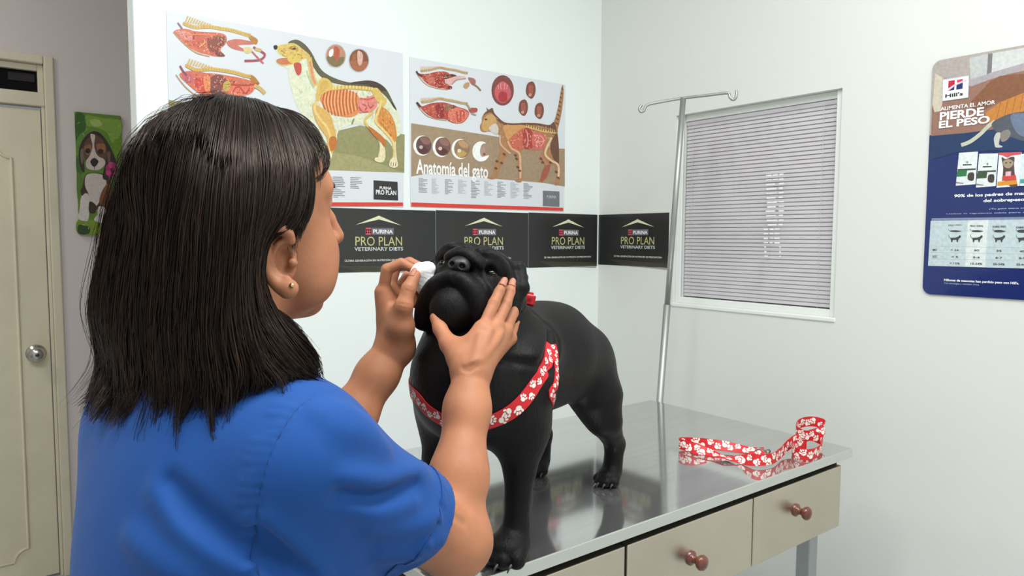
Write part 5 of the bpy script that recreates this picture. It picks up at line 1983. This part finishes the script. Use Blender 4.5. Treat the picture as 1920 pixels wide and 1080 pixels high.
# hem stitching groove around the right sleeve
u1 = unit(np.cross(ax, UP))
u2 = np.cross(ax, u1)
hem_c = SL_END - ax * .028
ring = snap(C1, np.array([hem_c + (u1 * math.cos(a) + u2 * math.sin(a)) * .058 for a in np.linspace(0, 2 * math.pi, 41)]))
cloth.append(cut(chain(ring, [.0014] * len(ring), 0, .003), .003))
for i in range(0, 40):
    if rp.random() < .75:
        q = ring[i]
        q2 = q + ax * rp.uniform(.004, .012) + unit(ring[(i + 1) % 40] - ring[i - 1]) * .003
        cloth.append(chain(snap(C1, np.array([q, (q + q2) / 2, q2])) - gradient(C1, np.array([q, (q + q2) / 2, q2])) * .0008, [.0016, .0022, .0012], 0, .005))
cloth.append(wobble(T(0, 0, 1.05), .8, lambda p: .0016 * smooth_noise(p, 34, 21) + .0006 * smooth_noise(p, 90, 5)))
M_SCRUB = mat('blue_scrub_cloth', srgb(27, 75, 145), 0.75, noise=(5, .05), bump=(900, .18, .0005), sheen=.08, spec=.2)
scrub = obj('scrub_top', solid_mesh('scrub_top', cloth, .0028), woman, M_SCRUB)
M_SEAM = mat('blue_seam_thread', srgb(22, 62, 122), 0.8)
q = snap(cloth, seam, .0002)
obj('armhole_seam', tube(bmesh.new(), q, .0006, 6), scrub, M_SEAM, smooth=True)
q = snap(cloth, ring, .0002)
obj('sleeve_hem_stitch', tube(bmesh.new(), q, .0007, 6), scrub, M_SEAM, smooth=True)

# ---- trousers and shoes, below the frame
trous = []
for s in (-1, 1):
    hip, knee, ank = T(-.01, .085 * s, .80), T(.01, .095 * s, .46), T(-.02, .10 * s, .10)
    trous += [chain([hip, knee, ank], [.098, .074, .066], .03, .03)]
trous += [tball(-.01, 0, .83, (.115, .165, .10), .04), cut(slab(T(0, .1, .0), (.3, .4, .05), .002, 0, TAX), .004)]
obj('trousers', solid_mesh('trousers', trous, .006), woman, M_SCRUB)
for s in (-1, 1):
    sh = [tball(.035, .10 * s, .035, (.125, .046, .040), .01), tball(-.05, .10 * s, .06, (.05, .04, .055), .02), cut(slab(T(0, .1 * s, -.05), (.3, .3, .053), .002, 0, TAX), .003)]
    obj('shoe', solid_mesh('shoe', sh, .004), woman, mat('white_shoe', srgb(225, 225, 222), .5))

# ---- cotton pad pinched in the left hand
cot_c = P(797, 521, 1.032)
cot = [ball(P(783, 512, 1.026), (.012, .011, .013), .010), ball(P(797, 508, 1.032), .0125, .010), ball(P(800, 530, 1.034), .0120, .010), ball(P(792, 542, 1.036), .0085, .010), ball(P(806, 503, 1.036), .0075, .008),
       wobble(cot_c, .05, lambda p: .0012 * smooth_noise(p, 420, 4) + .0006 * smooth_noise(p, 1100, 6))]
co = obj('cotton_pad', solid_mesh('cotton_pad', cot, .0012), None, mat('white_cotton', srgb(240, 240, 238), .9, bump=(700, .5, .001), sss=.2))
tag(co, 'white cotton pad pinched between thumb and finger beside the pug\'s face', 'cotton pad')
# ------------------------------------------------------------------ hair of the person: guide curves round the head, then strands
GUIDES = [
    [(528, 204, .80), (566, 222, .795), (594, 250, .79), (606, 285, .785), (602, 312, .775), (588, 326, .768), (580, 330, .765)],
    [(505, 196, .795), (548, 228, .765), (578, 285, .745), (586, 340, .735), (580, 395, .724), (570, 425, .716), (561, 446, .712), (556, 464, .710)],
    [(500, 194, .792), (540, 232, .755), (570, 300, .732), (572, 370, .715), (552, 422, .706), (518, 434, .698), (477, 456, .704), (469, 505, .706), (484, 555, .706), (540, 594, .708), (578, 642, .712), (594, 685, .712)],
    [(492, 192, .79), (535, 238, .745), (562, 310, .718), (560, 380, .705), (535, 425, .698), (505, 450, .694), (492, 500, .694), (500, 555, .695), (535, 612, .695), (575, 655, .70), (590, 690, .705), (572, 712, .71)],
    [(478, 188, .785), (515, 245, .715), (535, 330, .690), (520, 400, .680), (492, 450, .678), (480, 510, .677), (490, 575, .677), (520, 630, .677), (556, 680, .68), (575, 712, .685), (560, 722, .69)],
    [(462, 185, .782), (490, 255, .690), (500, 350, .668), (480, 440, .660), (468, 530, .660), (480, 610, .660), (510, 670, .660), (545, 708, .664), (530, 722, .668)],
    [(446, 184, .782), (450, 265, .672), (448, 380, .648), (442, 490, .644), (440, 590, .643), (450, 660, .643), (464, 718, .645), (450, 772, .648)],
    [(432, 184, .782), (405, 270, .668), (390, 390, .645), (382, 510, .640), (376, 620, .640), (378, 710, .640), (370, 775, .642), (354, 836, .648)],
    [(420, 184, .784), (350, 262, .682), (322, 385, .662), (312, 510, .656), (306, 630, .654), (312, 715, .652), (306, 775, .653), (288, 828, .656)],
    [(412, 184, .788), (298, 262, .720), (262, 385, .705), (246, 510, .698), (238, 620, .690), (242, 705, .683), (226, 755, .678), (206, 800, .676)],
    [(406, 185, .795), (268, 250, .775), (218, 372, .765), (194, 495, .757), (182, 585, .745), (196, 670, .728), (186, 725, .714), (164, 778, .706)],
    [(404, 186, .805), (268, 246, .83), (216, 370, .828), (192, 495, .82), (180, 590, .805), (195, 670, .79), (184, 720, .78), (170, 738, .775)],
    [(412, 187, .82), (300, 240, .885), (262, 360, .895), (244, 490, .89), (236, 600, .875), (242, 690, .86), (232, 740, .85)],
    [(440, 188, .83), (390, 236, .915), (372, 350, .925), (364, 480, .915), (366, 600, .90), (378, 700, .885)],
    [(490, 194, .825), (480, 230, .905), (472, 330, .925), (468, 450, .92), (464, 580, .905), (466, 670, .89)],
    [(528, 204, .805), (548, 234, .875), (545, 290, .90), (520, 380, .915), (508, 500, .91), (500, 600, .90)],
]
NT = 26
G3 = np.stack([np.array([spline([P(*q) for q in g], 12)])[0][np.linspace(0, (len(g) - 1) * 12, NT).round().astype(int)] for g in GUIDES])
NG = len(GUIDES)
# keep the guides clear of the skull
SKULL = [o for o in skin[:11]]
for rnd in range(4):
    for _ in range(4):
        gp = G3.reshape(-1, 3)
        dd = evaluate(SKULL, _pt(gp))
        need = np.maximum(.014 - dd, 0) * (gp[:, 2] > NC[2] - .05)
        G3 = (gp + gradient(SKULL, gp) * need[:, None]).reshape(G3.shape)
    if rnd < 3:
        G3[3:, 1:8] = G3[3:, 1:8] * .5 + (G3[3:, 0:7] + G3[3:, 2:9]) * .25



def hair_point(g, t):
    """g along the row of guides, t from root to end (arrays)"""
    g = np.clip(g, 0, NG - 1.001)
    i = g.astype(int)
    f = (g - i)[:, None]
    u = np.clip(t, 0, 1) * (NT - 1.001)
    j = u.astype(int)
    e = (u - j)[:, None]

    def row(k):
        k = np.clip(k, 0, NG - 1)
        return G3[k, j] * (1 - e) + G3[k, np.minimum(j + 1, NT - 1)] * e
    p0, p1, p2, p3 = row(i - 1), row(i), row(i + 1), row(i + 2)
    return 0.5 * ((2 * p1) + (p2 - p0) * f + (2 * p0 - 5 * p1 + 4 * p2 - p3) * f * f + (3 * p1 - p0 - 3 * p2 + p3) * f ** 3)


def outward(p):
    c = np.array([NC[0], NC[1], 0])
    q = p - c
    q[:, 2] = np.where(p[:, 2] > NC[2], (p[:, 2] - NC[2]), 0)
    return q / (np.linalg.norm(q, axis=1, keepdims=True) + 1e-9)


HV, HF = [], []
hv = 0
# under layer: a closed dark sheet just inside the strands
gs = np.linspace(2.08, NG - 1.01, 110)
ts = np.linspace(0, .90, 40)
GG, TT = np.meshgrid(gs, ts, indexing='ij')
pp_ = hair_point(GG.ravel(), TT.ravel())
pp_ = pp_ - outward(pp_) * (.0095 + .010 * np.clip(TT.ravel() - .6, 0, 1))[:, None]
HV.append(pp_)
ii = np.arange(110 * 40).reshape(110, 40)
sheet_f = np.stack([ii[:-1, :-1], ii[1:, :-1], ii[1:, 1:], ii[:-1, 1:]], -1).reshape(-1, 4)
HF.append(sheet_f)
hv += len(pp_)

gs = np.linspace(.75, 2.2, 16)
ts = np.linspace(0, .44, 24)
GG, TT = np.meshgrid(gs, ts, indexing='ij')
pp_ = hair_point(GG.ravel(), TT.ravel())
pp_ = pp_ - outward(pp_) * .005
HV.append(pp_)
ii = hv + np.arange(16 * 24).reshape(16, 24)
HF.append(np.stack([ii[:-1, :-1], ii[1:, :-1], ii[1:, 1:], ii[:-1, 1:]], -1).reshape(-1, 4))
hv += len(pp_)
hr_ = np.random.default_rng(5)


def strands(n, g0, g1, rad, depth=(-.006, .0015), wave=.0022, t_end=(.82, 1.0), npts=22, clump=.22, flare=0.0, t_start=0.0, gmin=None, gmax=None, conv=.45):
    global hv
    k = max(4, int(n / 26))
    gc = hr_.uniform(g0, g1, k)
    ce = hr_.uniform(*t_end, k)
    cph = hr_.uniform(0, 6.28, (k, 2))
    cfl = np.clip(hr_.normal(0, .8, k), -1.2, 1.2)
    which = hr_.integers(0, k, n)
    gr = gc[which] + hr_.normal(0, clump, n)
    if gmin is not None:
        gr = gmin + np.abs(gr - gmin)
    if gmax is not None:
        gr = gmax - np.abs(gmax - gr)
    te = np.clip(ce[which] + hr_.normal(0, .035, n), .2, 1.0)
    off = hr_.uniform(depth[0], depth[1], n)
    off = off + hr_.uniform(-.003, .0025, k)[which]
    ph = cph[which] + hr_.normal(0, .5, (n, 2))
    t01 = np.linspace(0, 1, npts)
    T_ = t_start + (te[:, None] - t_start) * t01[None]
    G_ = gc[which][:, None] + (gr - gc[which])[:, None] * (1 - .35 * T_ - conv * T_ ** 3)
    p = hair_point(G_.ravel(), T_.ravel())
    o = outward(p.copy())
    tang = np.cross(np.tile(UP, (len(p), 1)), o)
    tang /= np.linalg.norm(tang, axis=1, keepdims=True) + 1e-9
    Tn = T_.ravel()
    w1 = np.sin(Tn * 9 + np.repeat(ph[:, 0], npts)) * wave * (.15 + Tn * 1.2)
    w2 = np.sin(Tn * 7 + np.repeat(ph[:, 1], npts)) * wave * (.15 + Tn * 1.2)
    rim = np.clip((Tn - .72) / .28, 0, 1)
    fl = np.repeat(cfl[which], npts) * rim ** 2 * (.009 + flare)
    p = p + o * (np.repeat(off, npts) * np.clip(Tn * 6 + .35, 0, 1) + w1 + fl * .6)[:, None] + tang * (w2 + fl)[:, None]
    p = p.reshape(n, npts, 3)
    tg = np.gradient(p, axis=1)
    tg /= np.linalg.norm(tg, axis=2, keepdims=True) + 1e-9
    a = np.cross(tg, np.array([.3, .5, .8]))
    a /= np.linalg.norm(a, axis=2, keepdims=True) + 1e-9
    b = np.cross(tg, a)
    r = (rad * hr_.uniform(.7, 1.25, n))[:, None] * np.interp(t01, [0, .08, .75, 1], [.7, 1, .95, .25])[None]
    rings = []
    for q in range(3):
        th = q * 2.0944
        rings.append(p + (a * math.cos(th) + b * math.sin(th)) * r[..., None])
    V = np.stack(rings, 2)                          # n, npts, 3, xyz
    HV.append(V.reshape(-1, 3))
    idx = hv + np.arange(n * npts * 3).reshape(n, npts, 3)
    for q in range(3):
        q2 = (q + 1) % 3
        HF.append(np.stack([idx[:, :-1, q], idx[:, :-1, q2], idx[:, 1:, q2], idx[:, 1:, q]], -1).reshape(-1, 4))
    hv += n * npts * 3


strands(3900, 2.1, 10.6, .00052, gmin=2.05, t_end=(.72, .98), wave=.0036, flare=.005)
strands(900, 2.3, 10.6, .00050, depth=(-.002, .003), wave=.003, flare=.004, gmin=2.05, t_end=(.75, 1.0))
strands(1300, 10.2, 14.9, .00060)
strands(900, 1.0, 2.1, .00050, depth=(-.006, .001), t_end=(.36, .46), clump=.15)
strands(420, 2.0, 2.5, .00048, depth=(-.006, .001), t_end=(.80, 1.0), clump=.12, gmin=2.0)
strands(110, .95, 1.25, .00040, depth=(-.003, .000), t_end=(.62, .82), clump=.10)
strands(700, 2.6, 10.6, .00050, depth=(-.003, .004), wave=.0045, flare=.010, gmin=2.3, t_end=(.93, 1.0), clump=.16, conv=.64)
strands(70, 0.0, .35, .00032, depth=(-.002, .001), clump=.12, t_end=(.75, 1.0))
strands(260, .1, 1.2, .00042, depth=(-.006, 0), t_end=(.30, .5))
strands(130, 2.4, 11.5, .00022, depth=(.002, .010), wave=.006, clump=.6, flare=.002, gmin=2.1)
strands(260, 2.6, 5.2, .00042, depth=(-.004, .004), wave=.004, flare=.006, t_end=(.9, 1.0), gmin=2.2)

V = np.concatenate(HV)
F = np.concatenate(HF)
me = bpy.data.meshes.new('hair')
me.vertices.add(len(V))
me.vertices.foreach_set('co', V.astype(np.float32).ravel())
me.loops.add(F.size)
me.loops.foreach_set('vertex_index', F.astype(np.int32).ravel())
me.polygons.add(len(F))
me.polygons.foreach_set('loop_start', (np.arange(len(F)) * 4).astype(np.int32))
me.polygons.foreach_set('use_smooth', np.ones(len(F), bool))
me.update(calc_edges=True)
M_HAIR = mat('dark_brown_hair', (0.010, 0.0065, 0.0055, 1), 0.36, spec=.34)
M_HAIR.node_tree.nodes['Principled BSDF'].inputs['Specular Tint'].default_value = (1.0, .78, .66, 1)
nt = M_HAIR.node_tree
gi_ = nt.nodes.new('ShaderNodeNewGeometry')
rampn = nt.nodes.new('ShaderNodeValToRGB')
rampn.color_ramp.elements[0].color = (0.0050, 0.0034, 0.0032, 1)
rampn.color_ramp.elements[1].color = (0.040, 0.021, 0.015, 1)
rampn.color_ramp.elements[1].position = 1.0
e_ = rampn.color_ramp.elements.new(.7)
e_.color = (0.012, 0.0072, 0.006, 1)
nt.links.new(gi_.outputs['Random Per Island'], rampn.inputs['Fac'])
nt.links.new(rampn.outputs['Color'], nt.nodes['Principled BSDF'].inputs['Base Color'])
hair = obj('hair', me, woman, M_HAIR)
# ------------------------------------------------------------------ red webbing with white paw prints: harness and leash
M_RED = mat('red_webbing', srgb(206, 28, 40), 0.5, bump=(900, .25, .0004))
M_PAWW = mat('white_paw_print', srgb(248, 238, 228), 0.5)


class Strap:
    """a ribbon: centre points, face normals, width"""

    def __init__(self, pts, nrm, width, thick=.0016, base=None):
        self.p = np.asarray(pts, float)
        n = np.asarray(nrm, float)
        t = np.gradient(self.p, axis=0)
        t /= np.linalg.norm(t, axis=1, keepdims=True)
        b = np.cross(n, t)
        b /= np.linalg.norm(b, axis=1, keepdims=True)
        self.b, self.n = b, np.cross(t, b)
        self.s = np.concatenate([[0], np.cumsum(np.linalg.norm(np.diff(self.p, axis=0), axis=1))])
        self.w, self.th, self.base = width, thick, base

    def at(self, s, w, off):
        s, w = np.atleast_1d(s).astype(float), np.atleast_1d(w).astype(float)
        q = np.stack([np.interp(s, self.s, self.p[:, i]) for i in range(3)], 1)
        b = np.stack([np.interp(s, self.s, self.b[:, i]) for i in range(3)], 1)
        n = np.stack([np.interp(s, self.s, self.n[:, i]) for i in range(3)], 1)
        q = q + b * w[:, None]
        if self.base is not None:
            q = snap(self.base, q, 0, 4).astype(float)
            n = gradient(self.base, q)
        return q + n * off

    def mesh(self, name, parent, m=None):
        L = self.s[-1]
        ns, nw = max(8, int(L / .004)), 5
        S, W = np.meshgrid(np.linspace(0, L, ns), np.linspace(-.5, .5, nw) * self.w, indexing='ij')
        lo = self.at(S.ravel(), W.ravel(), -self.th * .5 if self.base is None else .0002)
        hi = self.at(S.ravel(), W.ravel(), self.th * .5 if self.base is None else self.th)
        bm = bmesh.new()
        A = [bm.verts.new(p) for p in hi]
        B = [bm.verts.new(p) for p in lo]
        g = lambda i, j: i * nw + j
        for i in range(ns - 1):
            for j in range(nw - 1):
                bm.faces.new((A[g(i, j)], A[g(i, j + 1)], A[g(i + 1, j + 1)], A[g(i + 1, j)]))
                bm.faces.new((B[g(i, j)], B[g(i + 1, j)], B[g(i + 1, j + 1)], B[g(i, j + 1)]))
            for j in (0, nw - 1):
                bm.faces.new((A[g(i, j)], A[g(i + 1, j)], B[g(i + 1, j)], B[g(i, j)]))
        for i in (0, ns - 1):
            for j in range(nw - 1):
                bm.faces.new((A[g(i, j)], A[g(i, j + 1)], B[g(i, j + 1)], B[g(i, j)]))
        bmesh.ops.recalc_face_normals(bm, faces=bm.faces[:])
        return obj(name, bm, parent, m or M_RED, smooth=False)

    def prints(self, name, parent, sides=(1,), size=None, seed=0, step=1.35):
        """paw prints scattered along the webbing, lying on its face"""
        r = random.Random(seed)
        z = size or self.w * .36
        bm = bmesh.new()
        s = z * .9
        k = 0
        while s < self.s[-1] - z * .6:
            for sd in sides:
                rot = r.uniform(0, 6.28)
                cw = (.22 if k % 2 else -.22) * self.w * .7
                zz = z * r.uniform(.8, 1.1)
                shapes = [(0, -.12, .42, .34, 0)] + [(x, y, .16, .24, a) for x, y, a in ((-.50, .22, .5), (-.18, .52, .15), (.18, .52, -.15), (.50, .22, -.5))]
                for x, y, rx, ry, a in shapes:
                    pts = []
                    for i in range(10):
                        t = 2 * math.pi * i / 10
                        u, v = rx * math.cos(t), ry * math.sin(t)
                        u, v = u * math.cos(a) - v * math.sin(a) + x, u * math.sin(a) + v * math.cos(a) + y
                        u, v = (u * math.cos(rot) - v * math.sin(rot)) * zz, (u * math.sin(rot) + v * math.cos(rot)) * zz
                        pts.append((s + u + sd * 0.0, max(-.49 * self.w, min(.49 * self.w, cw + v))))
                    off = (self.th * .5 + .0003) * sd if self.base is None else self.th + .0004
                    q = self.at([p[0] for p in pts], [p[1] for p in pts], off)
                    c = bm.verts.new(q.mean(0) + 0)
                    vs = [bm.verts.new(p) for p in q]
                    for i in range(10):
                        bm.faces.new((c, vs[i], vs[(i + 1) % 10]))
            s += z * step * r.uniform(.85, 1.1)
            k += 1
        return obj(name, bm, parent, M_PAWW)


DSURF = dog_ops[:-1] if dog_ops[-1][0] == 'd' else dog_ops
harness = dog


def on_dog(pxs, n=6, pre=(), post=()):
    pts = list(pre)
    for x, y in pxs:
        h = hit(dog_ops, x, y, .75, 1.7)
        if h is not None:
            pts.append(h)
    pts += list(post)
    q = snap(dog_ops, np.array(spline(pts, n)))
    return q, gradient(dog_ops, q)


q, n = on_dog([(776, 741), (800, 768), (835, 790), (880, 800), (925, 789), (960, 771), (990, 741), (1013, 707), (1028, 672), (1035, 648)], pre=[D(.10, .11, .29), D(.03, .115, .265)])
st = Strap(q, n, .0225, base=dog_ops)
ch = st.mesh('harness_strap', dog)
st.prints('paw_prints', ch, seed=4, size=.0105)
ch['label'] = 'red chest strap with white paw prints'
q, n = on_dog([(1036, 646), (1042, 668), (1044, 695), (1042, 722), (1036, 744)], post=[D(.11, -.09, .20)])
st = Strap(q, n, .0125, base=dog_ops)
ch = st.mesh('harness_strap', dog)
st.prints('paw_prints', ch, seed=8, size=.0055)
ch['label'] = 'thin red girth strap with white paw prints'
q = snap(dog_ops, np.array(spline([D(.0, .03, .15), D(.02, -.01, .15), D(.05, -.03, .15), D(.09, -.05, .15)], 6)))
st = Strap(q, gradient(dog_ops, q), .016, base=dog_ops)
st.mesh('harness_strap', dog)
# the clip sits on the withers just behind the neck
cand = snap(dog_ops, np.array([D(a_, -.015, .37) for a_ in np.linspace(.06, .26, 41)]))
bk = min(cand, key=lambda p: abs(proj(p)[0] - 991))
bm = bmesh.new()
c = np.asarray(bk)
m4 = Matrix.Translation(Vector(c + UP * .009)) @ Matrix(np.stack([C_R, np.cross(UP, C_R), UP]).T.tolist()).to_4x4() @ Matrix.Rotation(math.radians(12), 4, 'Y')
bmesh.ops.create_cube(bm, size=1, matrix=m4 @ Matrix.Diagonal((.022, .026, .024, 1)))
bmesh.ops.bevel(bm, geom=bm.edges[:], offset=.005, segments=3, affect='EDGES')
o = obj('harness_buckle', bm, dog, mat('red_plastic', srgb(196, 30, 40), .3))
bm = bmesh.new()
bmesh.ops.create_cube(bm, size=1, matrix=m4 @ Matrix.Translation((0, -.001, .002)) @ Matrix.Diagonal((.013, .0275, .010, 1)))
bmesh.ops.bevel(bm, geom=bm.edges[:], offset=.003, segments=2, affect='EDGES')
obj('buckle_button', bm, o, mat('dark_red_plastic', srgb(140, 24, 34), .35))


# ---- leash heaped on the table
def on_top(px, py, h):
    return on_axis(px, py, 2, TABLE_Z + h)


HW = .0235
# (column, row, tilt of the webbing from upright in degrees)
handle = [(1433, 846, 62), (1407, 845, 68), (1369, 838, 45), (1324, 832, 14), (1288, 829.5, 0), (1273.5, 830.5, 0), (1283, 835, 8), (1304, 840.5, 30), (1333, 850, 70), (1361, 858.5, 98), (1387, 860.5, 70), (1417, 863, 18), (1447, 860, 0), (1460, 852, 0)]
coil = [(1466, 847, .016), (1474, 838, .020), (1490, 826, .026), (1512, 818, .028), (1534, 811, .031), (1545, 803, .038), (1541, 794, .046), (1519, 790, .050), (1498, 795, .048), (1493, 807, .041), (1507, 816, .034),
        (1527, 818, .030), (1541, 827, .020), (1539, 842, .0150), (1524, 851, .0150), (1502, 852, .0150), (1486, 845, .0150), (1490, 836, .0150), (1512, 833, .0150)]
Fh = unit([C_F[0], C_F[1], 0])
ctr = [on_top(x, y, HW / 2 * abs(math.cos(math.radians(t))) + .0045) for x, y, t in handle] + [on_top(x, y, h) for x, y, h in coil]
til = np.array([t for _, _, t in handle] + [0, 4, 10, 14, 12, 8, 4, 0, -6, -8, -4, 0, 0, 0, 0, 0, 0, 0, 0], float)
lc = np.array(spline(ctr, 8))
ta = np.radians(np.interp(np.linspace(0, len(til) - 1, len(lc)), np.arange(len(til)), til))
tt = np.gradient(lc, axis=0)
tt /= np.linalg.norm(tt, axis=1, keepdims=True)
wdir = UP * np.cos(ta)[:, None] + Fh * np.sin(ta)[:, None]
nn = np.cross(tt, wdir)
nn /= np.linalg.norm(nn, axis=1, keepdims=True)
leash = empty('dog_leash', tuple(on_top(1420, 855, 0)), 'red leash with white paw prints heaped on the steel table', 'leash')
st = Strap(lc, nn, HW)
wb = st.mesh('webbing', leash)
st.prints('paw_prints', wb, sides=(1, -1), seed=12, size=.0135, step=1.15)
bm = bmesh.new()
a = on_top(1416, 846, .024)
tube(bm, spline([a, a + UP * .006 + C_R * .006, a + C_R * .016 + UP * .003, a + C_R * .024 - UP * .003], 6), .0022, 10)
tube(bm, spline([a + C_R * .02, a + C_R * .026 + UP * .004, a + C_R * .032, a + C_R * .026 - UP * .006, a + C_R * .02], 5), .0018, 8)
obj('metal_clasp', bm, leash, mat('aged_metal', (0.30, 0.27, 0.22, 1), .35, 1.0), smooth=True)
